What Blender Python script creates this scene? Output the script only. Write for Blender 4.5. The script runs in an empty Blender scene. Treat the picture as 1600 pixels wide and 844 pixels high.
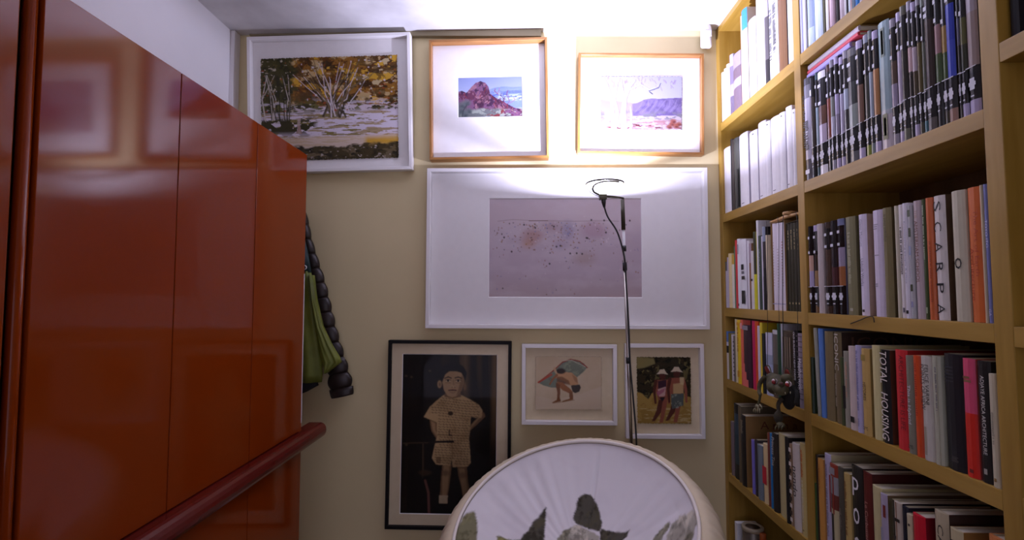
import bpy, bmesh, math, random
import numpy as np
from mathutils import Vector, Matrix

S = bpy.context.scene
COL = S.collection

# ------------------------------------------------------------------ camera
FPX, EYE = 775.0, 1.2
YAW, PITCH = math.atan(16 / 775), math.atan(40 / 775)
cam_data = bpy.data.cameras.new('camera')
cam_data.sensor_width = 36.0
cam_data.lens = FPX / 1600 * 36.0
cam_data.clip_start = 0.02
cam = bpy.data.objects.new('camera', cam_data)
COL.objects.link(cam)
cam.location = (0, 0, EYE)
cam.rotation_euler = (math.radians(90) + PITCH, 0, YAW)
S.camera = cam

# ------------------------------------------------------------------ world, exposure, lamp light
S.view_settings.view_transform = 'Standard'
S.view_settings.look = 'None'
S.view_settings.gamma = 1.0
S.view_settings.use_curve_mapping = False
S.view_settings.exposure = 1.22
world = bpy.data.worlds.new('world')
S.world = world
world.use_nodes = True
bgn = world.node_tree.nodes['Background']
bgn.inputs[0].default_value = (0.80, 0.75, 1.0, 1)   # even lavender fill, added through the open front behind the camera
bgn.inputs[1].default_value = 0.46
S.cycles.use_denoising = True
S.cycles.max_bounces = 10
S.cycles.diffuse_bounces = 6
S.cycles.sample_clamp_indirect = 4.0

LAMP = Vector((0.3155, 1.88, 1.627))       # the ring head of the floor lamp
ld = bpy.data.lights.new('lamp_light', 'AREA')
ld.shape = 'DISK'
ld.size = 0.03
ld.energy = 15.5
ld.spread = math.radians(165)
ld.color = (0.70, 0.695, 1.0)
lamp_light = bpy.data.objects.new('lamp_light', ld)
COL.objects.link(lamp_light)
lamp_light.location = LAMP + Vector((-.008, 0, -0.034))
lamp_light.rotation_euler = (math.pi, 0, 0)

# ------------------------------------------------------------------ projection helpers (used to place things in the world)
_F = np.array([-math.sin(YAW) * math.cos(PITCH), math.cos(YAW) * math.cos(PITCH), math.sin(PITCH)])
_R = np.array([math.cos(YAW), math.sin(YAW), 0.0])
_U = np.cross(_R, _F)


def ray(px, py):
    return _F + _R * ((px - 800) / FPX) - _U * ((py - 422) / FPX)


def on_y(px, py, Y):
    d = ray(px, py)
    t = Y / d[1]
    return (d[0] * t, Y, EYE + d[2] * t)


def y_on_x(px, X, z):
    """Depth Y of the point of plane x = X at height z that stands on picture column px."""
    c = (px - 800) / FPX
    zr = z - EYE
    k = _R - c * _F
    return -(k[0] * X + k[2] * zr) / k[1]


def scale_at(X, Y, z):
    return FPX / (np.array([X, Y, z - EYE]) @ _F)


def px_of(X, Y, z):
    d = np.array([X, Y, z - EYE])
    return 800 + FPX * (d @ _R) / (d @ _F)


# ------------------------------------------------------------------ colours and materials
def lin(c):
    return tuple(((x / 12.92) if x <= 0.04045 else ((x + 0.055) / 1.055) ** 2.4) for x in c)


def rgb(r, g, b):
    return lin((r / 255, g / 255, b / 255))


def new_mat(name, color, rough=0.5, metal=0.0, coat=0.0, spec=0.5):
    m = bpy.data.materials.new(name)
    m.use_nodes = True
    b = m.node_tree.nodes['Principled BSDF']
    b.inputs['Base Color'].default_value = (*color, 1)
    b.inputs['Roughness'].default_value = rough
    b.inputs['Metallic'].default_value = metal
    b.inputs['Coat Weight'].default_value = coat
    b.inputs['Specular IOR Level'].default_value = spec
    return m


def noisy(name, c1, c2, scale=8.0, stretch=(1, 1, 1), rough=0.6, bump=0.0, coat=0.0, detail=4.0, lo=0.35, hi=0.65, spec=0.5, bscale=None):
    m = new_mat(name, c1, rough, 0, coat, spec)
    nt = m.node_tree
    b = nt.nodes['Principled BSDF']
    tc = nt.nodes.new('ShaderNodeTexCoord')
    mp = nt.nodes.new('ShaderNodeMapping')
    mp.inputs['Scale'].default_value = stretch
    nz = nt.nodes.new('ShaderNodeTexNoise')
    nz.inputs['Scale'].default_value = scale
    nz.inputs['Detail'].default_value = detail
    rp = nt.nodes.new('ShaderNodeValToRGB')
    rp.color_ramp.elements[0].position = lo
    rp.color_ramp.elements[1].position = hi
    rp.color_ramp.elements[0].color = (*c1, 1)
    rp.color_ramp.elements[1].color = (*c2, 1)
    nt.links.new(tc.outputs['Object'], mp.inputs[0])
    nt.links.new(mp.outputs[0], nz.inputs['Vector'])
    nt.links.new(nz.outputs[0], rp.inputs[0])
    nt.links.new(rp.outputs[0], b.inputs['Base Color'])
    if bump:
        bp = nt.nodes.new('ShaderNodeBump')
        bp.inputs['Strength'].default_value = bump
        bp.inputs['Distance'].default_value = 0.002
        if bscale:
            n2 = nt.nodes.new('ShaderNodeTexNoise')
            n2.inputs['Scale'].default_value = bscale
            nt.links.new(mp.outputs[0], n2.inputs['Vector'])
            nt.links.new(n2.outputs[0], bp.inputs['Height'])
        else:
            nt.links.new(nz.outputs[0], bp.inputs['Height'])
        nt.links.new(bp.outputs[0], b.inputs['Normal'])
    return m


def attr_mat(name, rough=0.5, coat=0.0, spec=0.5, grain=0.0, bump=0.0):
    m = new_mat(name, (1, 1, 1), rough, 0, coat, spec)
    nt = m.node_tree
    b = nt.nodes['Principled BSDF']
    a = nt.nodes.new('ShaderNodeVertexColor')
    a.layer_name = 'Col'
    if grain:
        tc = nt.nodes.new('ShaderNodeTexCoord')
        nz = nt.nodes.new('ShaderNodeTexNoise')
        nz.inputs['Scale'].default_value = 60
        mr = nt.nodes.new('ShaderNodeMapRange')
        mr.inputs[3].default_value = 1 - grain
        mr.inputs[4].default_value = 1 + grain * 0.4
        mx = nt.nodes.new('ShaderNodeVectorMath')
        mx.operation = 'SCALE'
        nt.links.new(tc.outputs['Object'], nz.inputs['Vector'])
        nt.links.new(nz.outputs[0], mr.inputs[0])
        nt.links.new(a.outputs[0], mx.inputs[0])
        nt.links.new(mr.outputs[0], mx.inputs['Scale'])
        nt.links.new(mx.outputs[0], b.inputs['Base Color'])
        if bump:
            bp = nt.nodes.new('ShaderNodeBump')
            bp.inputs['Strength'].default_value = bump
            bp.inputs['Distance'].default_value = 0.002
            nt.links.new(nz.outputs[0], bp.inputs['Height'])
            nt.links.new(bp.outputs[0], b.inputs['Normal'])
    else:
        nt.links.new(a.outputs[0], b.inputs['Base Color'])
    return m


def glass_mat():
    m = bpy.data.materials.new('picture_glass')
    m.use_nodes = True
    nt = m.node_tree
    nt.nodes.clear()
    out = nt.nodes.new('ShaderNodeOutputMaterial')
    mix = nt.nodes.new('ShaderNodeMixShader')
    tr = nt.nodes.new('ShaderNodeBsdfTransparent')
    gl = nt.nodes.new('ShaderNodeBsdfGlossy')
    gl.inputs['Roughness'].default_value = 0.03
    lw = nt.nodes.new('ShaderNodeLayerWeight')
    pw = nt.nodes.new('ShaderNodeMath')
    pw.operation = 'POWER'
    pw.inputs[1].default_value = 5
    fr = nt.nodes.new('ShaderNodeMath')
    fr.operation = 'MULTIPLY_ADD'
    fr.inputs[1].default_value = 0.45
    fr.inputs[2].default_value = 0.006
    nt.links.new(lw.outputs['Facing'], pw.inputs[0])
    nt.links.new(pw.outputs[0], fr.inputs[0])
    nt.links.new(fr.outputs[0], mix.inputs[0])
    nt.links.new(tr.outputs[0], mix.inputs[1])
    nt.links.new(gl.outputs[0], mix.inputs[2])
    nt.links.new(mix.outputs[0], out.inputs[0])
    return m


M = {}
M['wall'] = noisy('beige_wall_paint', (0.66, 0.565, 0.315), (0.69, 0.59, 0.335), 3, rough=0.75, bump=0.05, bscale=90)
M['white_wall'] = noisy('white_wall_paint', (0.76, 0.74, 0.74), (0.80, 0.78, 0.78), 3, rough=0.75, bump=0.05, bscale=90)
M['ceiling'] = noisy('mottled_ceiling_plaster', (0.54, 0.53, 0.52), (0.76, 0.75, 0.74), 5, rough=0.85, bump=0.15, detail=6, lo=0.3, hi=0.7)
M['floor'] = noisy('wood_floor', (0.10, 0.05, 0.02), (0.15, 0.08, 0.03), 6, (8, 0.6, 1), rough=0.4)
M['gap_shade'] = noisy('olive_gap_shade', (0.25, 0.21, 0.12), (0.30, 0.25, 0.15), 6, rough=0.7)  # darkness of the shadow gap, put into the strip's colour
M['red'] = noisy('red_lacquer', (0.205, 0.029, 0.002), (0.22, 0.032, 0.0025), 2.0, rough=0.085, spec=0.22)
M['red_dark'] = noisy('dark_red_lacquer', (0.10, 0.006, 0.004), (0.115, 0.008, 0.005), 2.0, rough=0.25, spec=0.5)
M['carcass'] = new_mat('dark_carcass', (0.03, 0.008, 0.006), 0.6)
M['edge'] = new_mat('white_laminate_edge', (0.7, 0.68, 0.66), 0.5)
WOODS = ((0.30, 0.17, 0.020), (0.40, 0.24, 0.042))
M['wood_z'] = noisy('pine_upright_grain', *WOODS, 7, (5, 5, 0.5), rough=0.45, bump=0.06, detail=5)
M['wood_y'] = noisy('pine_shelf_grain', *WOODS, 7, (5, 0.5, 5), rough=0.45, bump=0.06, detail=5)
M['wood_back_shaded'] = noisy('pine_back_shaded_grain', (0.10, 0.052, 0.016), (0.15, 0.08, 0.026), 7, (5, 3, 0.5), rough=0.6)  # darkened pine: the shelf interior's shade is put into the colour
M['oak_x'] = noisy('oak_frame_grain_across', (0.25, 0.10, 0.020), (0.37, 0.17, 0.045), 14, (0.6, 6, 6), rough=0.4)
M['oak_z'] = noisy('oak_frame_grain_up', (0.25, 0.10, 0.020), (0.37, 0.17, 0.045), 14, (6, 6, 0.6), rough=0.4)
M['white_frame'] = new_mat('white_frame_paint', (0.80, 0.78, 0.76), 0.4)
M['black_frame'] = new_mat('black_frame_paint', (0.006, 0.005, 0.005), 0.55, spec=0.2)
M['mat_white'] = noisy('white_mat_board', (0.78, 0.76, 0.74), (0.80, 0.78, 0.76), 40, rough=0.9)
M['mat_cream'] = noisy('cream_mat_board', (0.66, 0.56, 0.36), (0.69, 0.59, 0.39), 40, rough=0.9)
M['bevel'] = new_mat('white_mat_bevel', (0.85, 0.84, 0.82), 0.8)
M['glass'] = glass_mat()
M['art'] = attr_mat('painted_paper', 0.85, spec=0.2)
M['book'] = attr_mat('book_cover', 0.5, grain=0.10, bump=0.05)
M['gloss'] = attr_mat('glossy_book_cover', 0.22, grain=0.06)
M['print'] = attr_mat('cover_print', 0.5)
M['pages'] = noisy('paper_page_edges', (0.62, 0.56, 0.43), (0.74, 0.69, 0.57), 3, (1, 260, 1), rough=0.9, lo=0.3, hi=0.7)
M['metal'] = new_mat('brushed_nickel', (0.50, 0.46, 0.40), 0.3, 1.0)
M['brass'] = new_mat('dark_bronze', (0.035, 0.028, 0.012), 0.45, 0.2)
M['black'] = new_mat('black_plastic', (0.012, 0.011, 0.010), 0.4)
M['whiteplastic'] = new_mat('white_plastic', (0.75, 0.75, 0.76), 0.4)
M['tan_wood'] = noisy('beech_turning', (0.50, 0.28, 0.10), (0.60, 0.36, 0.15), 20, (5, 1, 5), rough=0.5)
M['cord'] = new_mat('black_thread', (0.02, 0.015, 0.012), 0.7)
bulb = bpy.data.materials.new('glowing_bulb')
bulb.use_nodes = True
bulb.node_tree.nodes['Principled BSDF'].inputs['Emission Color'].default_value = (0.75, 0.85, 1, 1)
bulb.node_tree.nodes['Principled BSDF'].inputs['Emission Strength'].default_value = 5
M['bulb'] = bulb


# ------------------------------------------------------------------ object helpers
def link(o, parent=None):
    COL.objects.link(o)
    if parent is not None:
        o.parent = parent
    return o


def obj(name, me, mat=None, parent=None, loc=None):
    o = bpy.data.objects.new(name, me)
    if mat is not None and len(me.materials) == 0:
        me.materials.append(mat)
    if loc is not None:
        o.location = loc
    return link(o, parent)


def thing(o, label, cat, group=None):
    o['label'] = label
    o['category'] = cat
    if group:
        o['group'] = group
    return o


def empty(name, loc, label, cat, group=None):
    o = bpy.data.objects.new(name, None)
    o.empty_display_size = 0.05
    o.location = loc
    link(o)
    return thing(o, label, cat, group)


def structure(o):
    o['kind'] = 'structure'
    return o


def mesh_from(bm, smooth=False):
    me = bpy.data.meshes.new('m')
    bmesh.ops.recalc_face_normals(bm, faces=bm.faces)
    bm.to_mesh(me)
    bm.free()
    if smooth:
        for p in me.polygons:
            p.use_smooth = True
    return me


def box_into(bm, x0, x1, y0, y1, z0, z1, bev=0.0):
    r = bmesh.ops.create_cube(bm, size=1)
    vs = r['verts']
    for v in vs:
        v.co = Vector(((x0 + x1) / 2 + v.co.x * (x1 - x0), (y0 + y1) / 2 + v.co.y * (y1 - y0), (z0 + z1) / 2 + v.co.z * (z1 - z0)))
    if bev > 0:
        es = list({e for v in vs for e in v.link_edges})
        bmesh.ops.bevel(bm, geom=es, offset=bev, segments=2, affect='EDGES', profile=0.6)


def box(x0, x1, y0, y1, z0, z1, bev=0.0):
    bm = bmesh.new()
    box_into(bm, x0, x1, y0, y1, z0, z1, bev)
    return mesh_from(bm)


def sweep(pts, rad, n=8, closed=False, flat=1.0):
    """A tube along pts; rad is one number or one per point."""
    P = [Vector(p) for p in pts]
    k = len(P)
    R_ = rad if hasattr(rad, '__len__') else [rad] * k
    bm = bmesh.new()
    rings = []
    up = Vector((0, 0, 1))
    prev = None
    for i in range(k):
        if closed:
            t = (P[(i + 1) % k] - P[i - 1]).normalized()
        else:
            t = (P[min(i + 1, k - 1)] - P[max(i - 1, 0)]).normalized()
        if prev is None:
            a = t.cross(up)
            if a.length < 1e-3:
                a = t.cross(Vector((1, 0, 0)))
            a.normalize()
        else:
            a = (prev - t * prev.dot(t)).normalized()
        prev = a
        b = t.cross(a)
        rings.append([bm.verts.new(P[i] + (a * math.cos(q) + b * math.sin(q) * flat) * R_[i]) for q in [2 * math.pi * j / n for j in range(n)]])
    for i in range(k if closed else k - 1):
        A, B = rings[i], rings[(i + 1) % k]
        for j in range(n):
            bm.faces.new((A[j], A[(j + 1) % n], B[(j + 1) % n], B[j]))
    if not closed:
        bm.faces.new(rings[0][::-1])
        bm.faces.new(rings[-1])
    return mesh_from(bm, True)


def spline(pts, n=6):
    """Catmull-Rom through pts."""
    P = [np.array(p, float) for p in pts]
    P = [2 * P[0] - P[1]] + P + [2 * P[-1] - P[-2]]
    out = []
    for i in range(1, len(P) - 2):
        for j in range(n):
            t = j / n
            a, b, c, d = P[i - 1], P[i], P[i + 1], P[i + 2]
            out.append(0.5 * ((2 * b) + (c - a) * t + (2 * a - 5 * b + 4 * c - d) * t * t + (3 * b - a - 3 * c + d) * t ** 3))
    out.append(P[-2])
    return [tuple(p) for p in out]


def lathe(profile, n=32, closed_ends=True):
    bm = bmesh.new()
    rings = []
    for r, h in profile:
        rings.append([bm.verts.new((r * math.cos(2 * math.pi * j / n), r * math.sin(2 * math.pi * j / n), h)) for j in range(n)])
    for A, B in zip(rings, rings[1:]):
        for j in range(n):
            bm.faces.new((A[j], A[(j + 1) % n], B[(j + 1) % n], B[j]))
    if closed_ends:
        bm.faces.new(rings[0][::-1])
        bm.faces.new(rings[-1])
    return mesh_from(bm, True)


def loft(sections, cap=True, smooth=True):
    """Closed rings of equal length -> a surface."""
    bm = bmesh.new()
    rings = [[bm.verts.new(p) for p in s] for s in sections]
    n = len(rings[0])
    for A, B in zip(rings, rings[1:]):
        for j in range(n):
            bm.faces.new((A[j], A[(j + 1) % n], B[(j + 1) % n], B[j]))
    if cap:
        bm.faces.new(rings[0][::-1])
        bm.faces.new(rings[-1])
    return mesh_from(bm, smooth)


def set_cols(me, face_cols):
    """One colour per face."""
    a = me.color_attributes.new('Col', 'FLOAT_COLOR', 'CORNER')
    arr = np.ones((len(me.loops), 4), np.float32)
    for p in me.polygons:
        arr[p.loop_start:p.loop_start + p.loop_total, :3] = face_cols[p.index]
    a.data.foreach_set('color', arr.ravel())


def quads_mesh(quads):
    """quads: list of (four points, colour) -> one flat print mesh with its colours."""
    vs, fs, cs = [], [], []
    for pts, c in quads:
        b = len(vs)
        vs += pts
        fs.append(tuple(range(b, b + len(pts))))
        cs.append(c)
    me = bpy.data.meshes.new('print')
    me.from_pydata(vs, [], fs)
    set_cols(me, cs)
    return me


_text_cache = {}


def text_mesh(s, italic=0.0):
    key = (s, italic)
    if key not in _text_cache:
        cu = bpy.data.curves.new('t', 'FONT')
        cu.body = s
        cu.resolution_u = 2
        cu.shear = italic
        o = bpy.data.objects.new('t', cu)
        me = bpy.data.meshes.new_from_object(o)
        bpy.data.objects.remove(o)
        co = np.zeros(len(me.vertices) * 3, np.float32)
        me.vertices.foreach_get('co', co)
        co = co.reshape(-1, 3)
        _text_cache[key] = (me, co[:, :2].min(0), co[:, :2].max(0))
    return _text_cache[key]


def text_obj(name, s, mat, parent, origin, xdir, ydir, length, height, italic=0.0):
    """Flat lettering stretched to length x height; origin is the middle of the words."""
    me0, lo, hi = text_mesh(s, italic)
    me = me0.copy()
    me.materials.clear()
    x, y = Vector(xdir), Vector(ydir)
    z = x.cross(y)
    sx, sy = length / (hi[0] - lo[0]), height / (hi[1] - lo[1])
    T = Matrix(((x.x * sx, y.x * sy, z.x, 0), (x.y * sx, y.y * sy, z.y, 0), (x.z * sx, y.z * sy, z.z, 0), (0, 0, 0, 1)))
    me.transform(Matrix.Translation(origin) @ T @ Matrix.Translation((-(lo[0] + hi[0]) / 2, -(lo[1] + hi[1]) / 2, 0)))
    return obj(name, me, mat, parent)


_ink = {}


def ink(c):
    if c not in _ink:
        _ink[c] = new_mat('printing_ink', c, 0.5)
    return _ink[c]


# ------------------------------------------------------------------ room shell
WALL_Y, LEFT_X, RIGHT_X, CEIL_Z, FRONT_Y = 2.19, -1.31, 1.19, 2.392, -1.6
structure(obj('floor', box(LEFT_X - .1, RIGHT_X + .1, FRONT_Y, WALL_Y + .1, -.1, 0), M['floor']))
structure(obj('ceiling', box(LEFT_X - .1, RIGHT_X + .1, FRONT_Y, WALL_Y + .1, CEIL_Z, CEIL_Z + .1), M['ceiling']))
structure(obj('wall_back', box(LEFT_X - .1, RIGHT_X + .1, WALL_Y, WALL_Y + .1, 0, CEIL_Z), M['wall']))
structure(obj('wall_left', box(LEFT_X - .1, LEFT_X, FRONT_Y, WALL_Y, 0, CEIL_Z), M['white_wall']))
structure(obj('wall_right', box(RIGHT_X, RIGHT_X + .1, FRONT_Y, WALL_Y, 0, CEIL_Z), M['wall']))
structure(obj('baseboard_back', box(LEFT_X, RIGHT_X - .33, WALL_Y - .014, WALL_Y, 0, .09, .003), M['white_frame']))
# a dark strip stands in for the ceiling's shadow gap, ending above the second picture
bm = bmesh.new()
xa, xb = on_y(392, 50, WALL_Y)[0], on_y(845, 40, WALL_Y)[0]
zz = CEIL_Z
pts = [(xa, WALL_Y, zz), (xb, WALL_Y, zz), (xb, WALL_Y - .03, zz), (xa, WALL_Y - .012, zz), (xa, WALL_Y, zz - .006), (xb, WALL_Y, zz - .034), (xb, WALL_Y - .03, zz - .034), (xa, WALL_Y - .012, zz - .006)]
v = [bm.verts.new(p) for p in pts]
for f in ((0, 1, 2, 3), (4, 7, 6, 5), (0, 4, 5, 1), (1, 5, 6, 2), (2, 6, 7, 3), (3, 7, 4, 0)):
    bm.faces.new([v[i] for i in f])
structure(obj('shadow_strip_1', mesh_from(bm), M['gap_shade']))
structure(obj('shadow_strip_2', box(LEFT_X, LEFT_X + .02, WALL_Y - .045, WALL_Y, 1.5, CEIL_Z, .003), M['white_wall']))  # strip added where the corner has only a shadow

# ------------------------------------------------------------------ red wardrobe on the left
WX = -0.80
DOORS = [0.790, 1.125, 1.462, 1.792]
W_TOP, LEDGE_Z = 1.2 + 0.523, 0.712
wr = empty('wardrobe', (WX - .2, 1.2, 0), 'tall glossy red lacquered wardrobe with flush doors and a projecting ledge', 'wardrobe')


def wpart(name, me, mat, bevel=None):
    o = obj(name, me, mat)
    o.parent = wr
    o.matrix_parent_inverse = Matrix.Translation(-wr.location)
    return o


wpart('carcass', box(LEFT_X + .004, WX - .024, 0.16, DOORS[3] - .004, 0.06, W_TOP - .004), M['carcass'])
wpart('end_panel', box(LEFT_X + .004, WX - .001, DOORS[3] - .003, DOORS[3] + .015, 0.0, W_TOP), M['red'])
wpart('end_edge_strip', box(WX - .0015, WX + .0005, DOORS[3] + .011, DOORS[3] + .0145, 0.74, 1.28), M['edge'])
wpart('top_panel', box(LEFT_X + .004, WX - .022, 0.16, DOORS[3] - .004, W_TOP - .004, W_TOP - .001), M['red'])
wpart('plinth', box(LEFT_X + .05, WX - .05, 0.16, DOORS[3] - .004, 0.0, 0.06), M['carcass'])
for i in range(3):
    y0, y1 = DOORS[i] + .0015, DOORS[i + 1] - .0015
    if i == 2:
        y1 = DOORS[3] - .0035
    wpart('door', box(WX - .021, WX, y0, y1, LEDGE_Z + .003, W_TOP, .0012), M['red'])
    wpart('lower_door', box(WX - .021, WX, y0, y1, 0.065, LEDGE_Z - .058, .0012), M['red'])
# a rounded post and a finger groove divide the nearer doors from the row
wpart('post', sweep([(WX - .011, DOORS[0] - .012, .065), (WX - .011, DOORS[0] - .012, 1.0), (WX - .011, DOORS[0] - .012, W_TOP)], .010, 12), M['red'])
wpart('door', box(WX - .021, WX, 0.40, DOORS[0] - .038, LEDGE_Z + .003, W_TOP + .25, .002), M['red'])
wpart('lower_door', box(WX - .021, WX, 0.40, DOORS[0] - .038, 0.065, LEDGE_Z - .058, .002), M['red'])
wpart('side_panel', box(LEFT_X + .004, WX - .0215, 0.16, DOORS[0] - .045, W_TOP, W_TOP + .25), M['red'])
# bull-nosed ledge, running on past the wardrobe to the back wall
prof = []
for k in range(9):
    q = -math.pi / 2 + math.pi * k / 8
    prof.append((WX + .023 + .022 * math.cos(q), LEDGE_Z - .0275 + .0275 * math.sin(q)))
prof = [(WX - .022, LEDGE_Z - .055)] + prof + [(WX - .022, LEDGE_Z)]
wpart('ledge', loft([[(x, y, z) for x, z in prof] for y in (0.16, 1.0, 1.79, 1.925)], smooth=False), M['red_dark'])

# ------------------------------------------------------------------ pine bookcase on the right wall
SX = 0.87
DEPTH = 0.30
TH = 0.036
LV = [0.755, 0.352, -0.052, -0.354, -0.747, -1.10]      # shelf tops, relative to the eye
Zs = [EYE + z for z in LV]
U0 = y_on_x(1127, SX, EYE)
U1a = y_on_x(1251, SX, EYE)
U2a = y_on_x(1550.5, SX, EYE)
UPR = [(U0 - .034, U0), (U1a - .036, U1a), (U2a - .036, U2a), (.40, .436)]
bc = empty('bookcase', (SX + DEPTH / 2, 1.3, 0), 'wide pine bookcase with thick shelves standing along the right-hand wall', 'bookcase')


def bpart(name, me, mat):
    o = obj(name, me, mat)
    o.parent = bc
    o.matrix_parent_inverse = Matrix.Translation(-bc.location)
    return o


for a, b in UPR:
    bpart('upright', box(SX, SX + DEPTH, a, b, 0, CEIL_Z - .001, .0015), M['wood_z'])
TOPZ = CEIL_Z - .002
for k, ((_, far0), (_, far1)) in enumerate(zip(UPR, UPR[1:])):
    lo_, hi_ = UPR[k + 1][1], UPR[k][0]
    levels = list(Zs) if k < 2 else [EYE + .46, EYE - .055, EYE - .352, EYE - .747]
    for z in levels:
        bpart('shelf_board', box(SX + .0005, SX + DEPTH - .012, lo_, hi_, z - TH, z, .0012), M['wood_y'])
    bpart('top_board', box(SX + .0005, SX + DEPTH - .012, lo_, hi_, TOPZ - .022, TOPZ, .001), M['wood_y'])
    bpart('plinth_board', box(SX + .02, SX + .04, lo_, hi_, 0, .05), M['wood_y'])
    bpart('back_panel', box(SX + DEPTH - .011, SX + DEPTH - .003, lo_, hi_, 0.0, TOPZ - .023), M['wood_back_shaded'])

# ------------------------------------------------------------------ books
W = rgb(226, 224, 226)
CREAM = rgb(214, 204, 176)
BLK = rgb(24, 22, 22)
DRK = rgb(48, 42, 36)
ORD = ['', 'first', 'second', 'third', 'fourth', 'fifth', 'sixth', 'seventh', 'eighth', 'ninth', 'tenth', 'eleventh', 'twelfth', 'thirteenth', 'fourteenth', 'fifteenth', 'sixteenth', 'seventeenth', 'eighteenth', 'nineteenth', 'twentieth', 'twenty-first', 'twenty-second', 'twenty-third', 'twenty-fourth', 'twenty-fifth', 'twenty-sixth', 'twenty-seventh', 'twenty-eighth', 'twenty-ninth', 'thirtieth', 'thirty-first', 'thirty-second']
rng = random.Random(5)


def cover_mesh(t, h, d, bands, board, bulge):
    """U-shaped cover: spine at x = 0 (rounded by bulge), boards running back to x = d. bands: (height up to, colour) from the bottom."""
    c = min(.0026, t * .22)
    zs = [0.0] + [b[0] * h for b in bands]
    e = bulge
    outer = [(d, -t / 2), (.003, -t / 2), (-e * .0, -t * .36), (-e, -t * .12), (-e, t * .12), (0, t * .36), (.003, t / 2), (d, t / 2)]
    inner = [(d, t / 2 - c), (.006, t / 2 - c), (.006, -t / 2 + c), (d, -t / 2 + c)]
    pr = outer + inner
    n = len(pr)
    vs, fs, cs = [], [], []
    for z in zs:
        vs += [(x, y, z) for x, y in pr]
    for k in range(len(zs) - 1):
        col = bands[k][1]
        for j in range(n):
            j2 = (j + 1) % n
            fs.append((k * n + j, k * n + j2, (k + 1) * n + j2, (k + 1) * n + j))
            cs.append(col if 1 <= j <= 5 else (board if j in (0, 6) else CREAM if j in (8, 9, 10) else board))
    T = (len(zs) - 1) * n
    # end caps of the U, as quads: board, spine, board
    for base, flip, col in ((0, True, bands[0][1]), (T, False, bands[-1][1])):
        for q, cc in (((0, 1, 10, 11), board), ((6, 7, 8, 9), board), ((1, 2, 3, 10), col), ((4, 5, 6, 9), col), ((3, 4, 9, 10), col)):
            f = tuple(base + i for i in q)
            fs.append(f[::-1] if flip else f)
            cs.append(cc)
    me = bpy.data.meshes.new('cover')
    me.from_pydata(vs, [], fs)
    set_cols(me, cs)
    me.update()
    return me, c


def spine_words(o, h, t, e, words):
    """words: (text, v0, v1, width of letters / t, colour[, offset across, upright?, italic])"""
    for w in words:
        s, v0, v1, wd, c = w[:5]
        off = w[5] if len(w) > 5 else 0.0
        upright = w[6] if len(w) > 6 else False
        it = w[7] if len(w) > 7 else 0.0
        if s[0] == '~':        # lettering too small to read in the photograph: a line of short strokes
            q, v_ = [], v0
            while v_ < v1:
                L = rng.uniform(.006, .013) if s == '~' else .010
                a_, b_ = (.5 + off - wd / 2, .5 + off + wd / 2)
                k0, k1 = rng.choice(((0, .75), (0, 1), (0, .7), (.1, .8)))
                y0, y1 = t / 2 - (a_ + (b_ - a_) * k0) * t, t / 2 - (a_ + (b_ - a_) * k1) * t
                z0, z1 = h * (1 - v_ - L), h * (1 - v_)
                x = -e - .0005
                q.append(([(x, y0, z0), (x, y1, z0), (x, y1, z1), (x, y0, z1)], c))
                v_ += L * (1.35 if s == '~' else 2.2) * (1 if rng.random() > .16 else 2.0)
            fl = obj('faint_lettering', quads_mesh(q), M['print'], o)
            fl['kind'] = 'stuff'
            continue
        zc = h * (1 - (v0 + v1) / 2)
        org = Vector((-e - .0005, -off * t, zc))
        if upright:
            text_obj('title_lettering', s, ink(c), o, org, (0, -1, 0), (0, 0, 1), wd * t, (v1 - v0) * h, it)
        else:
            text_obj('title_lettering', s, ink(c), o, org, (0, 0, -1), (0, -1, 0), (v1 - v0) * h, wd * t, it)


def make_book(name, loc, t, h, d, bands, board, label, cat, group, gloss=False, words=(), marks=(), tilt=0.0, cover_words=(), bulge=None, hgap=.004):
    e = min(.003, t * .12) if bulge is None else bulge
    me, c = cover_mesh(t, h, d, bands, board, e)
    o = obj(name, me, M['gloss'] if gloss else M['book'], None, loc)
    o.rotation_euler = (tilt, 0, 0)
    thing(o, label, cat, group)
    g = min(hgap, h * .02)
    obj('pages', box(.0062, d - .003, -t / 2 + c + .0002, t / 2 - c - .0002, .002, h - g), M['pages'], o)
    if marks:
        q = []
        for (u0, u1, v0, v1, col) in marks:
            x = -e - .0004
            y0, y1 = t / 2 - u0 * t, t / 2 - u1 * t
            q.append(([(x, y0, h * (1 - v1)), (x, y1, h * (1 - v1)), (x, y1, h * (1 - v0)), (x, y0, h * (1 - v0))], col))
        sp_ = obj('spine_print', quads_mesh(q), M['print'], o)
        if len(q) > 1:
            sp_['kind'] = 'stuff'
    spine_words(o, h, t, e, words)
    for (s, x0, x1, z0, z1, col) in cover_words:      # lettering on the cover board that faces the camera
        text_obj('cover_lettering', s, ink(col), o, Vector(((x0 + x1) / 2, -t / 2 - .0004, (z0 + z1) / 2)), (1, 0, 0), (0, 0, 1), x1 - x0, z1 - z0)
    return o


def solid(c):
    return [(1.0, c)]


def bands(*bs):
    """from the top down: (to fraction from the top, colour) -> bottom-up list."""
    out = []
    prev = 0.0
    L = []
    for v1, c in bs:
        L.append((prev, v1, c))
        prev = v1
    for v0, v1, c in reversed(L):
        out.append((1 - v0, c))
    return out


FARP = {0: 'far bay top shelf', 1: 'far bay second shelf', 2: 'far bay third shelf', 3: 'far bay fourth shelf', 4: 'far bay fifth shelf'}
NEARP = {0: 'near bay top shelf', 1: 'near bay second shelf', 2: 'near bay third shelf', 3: 'near bay fourth shelf', 4: 'near bay fifth shelf'}


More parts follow.
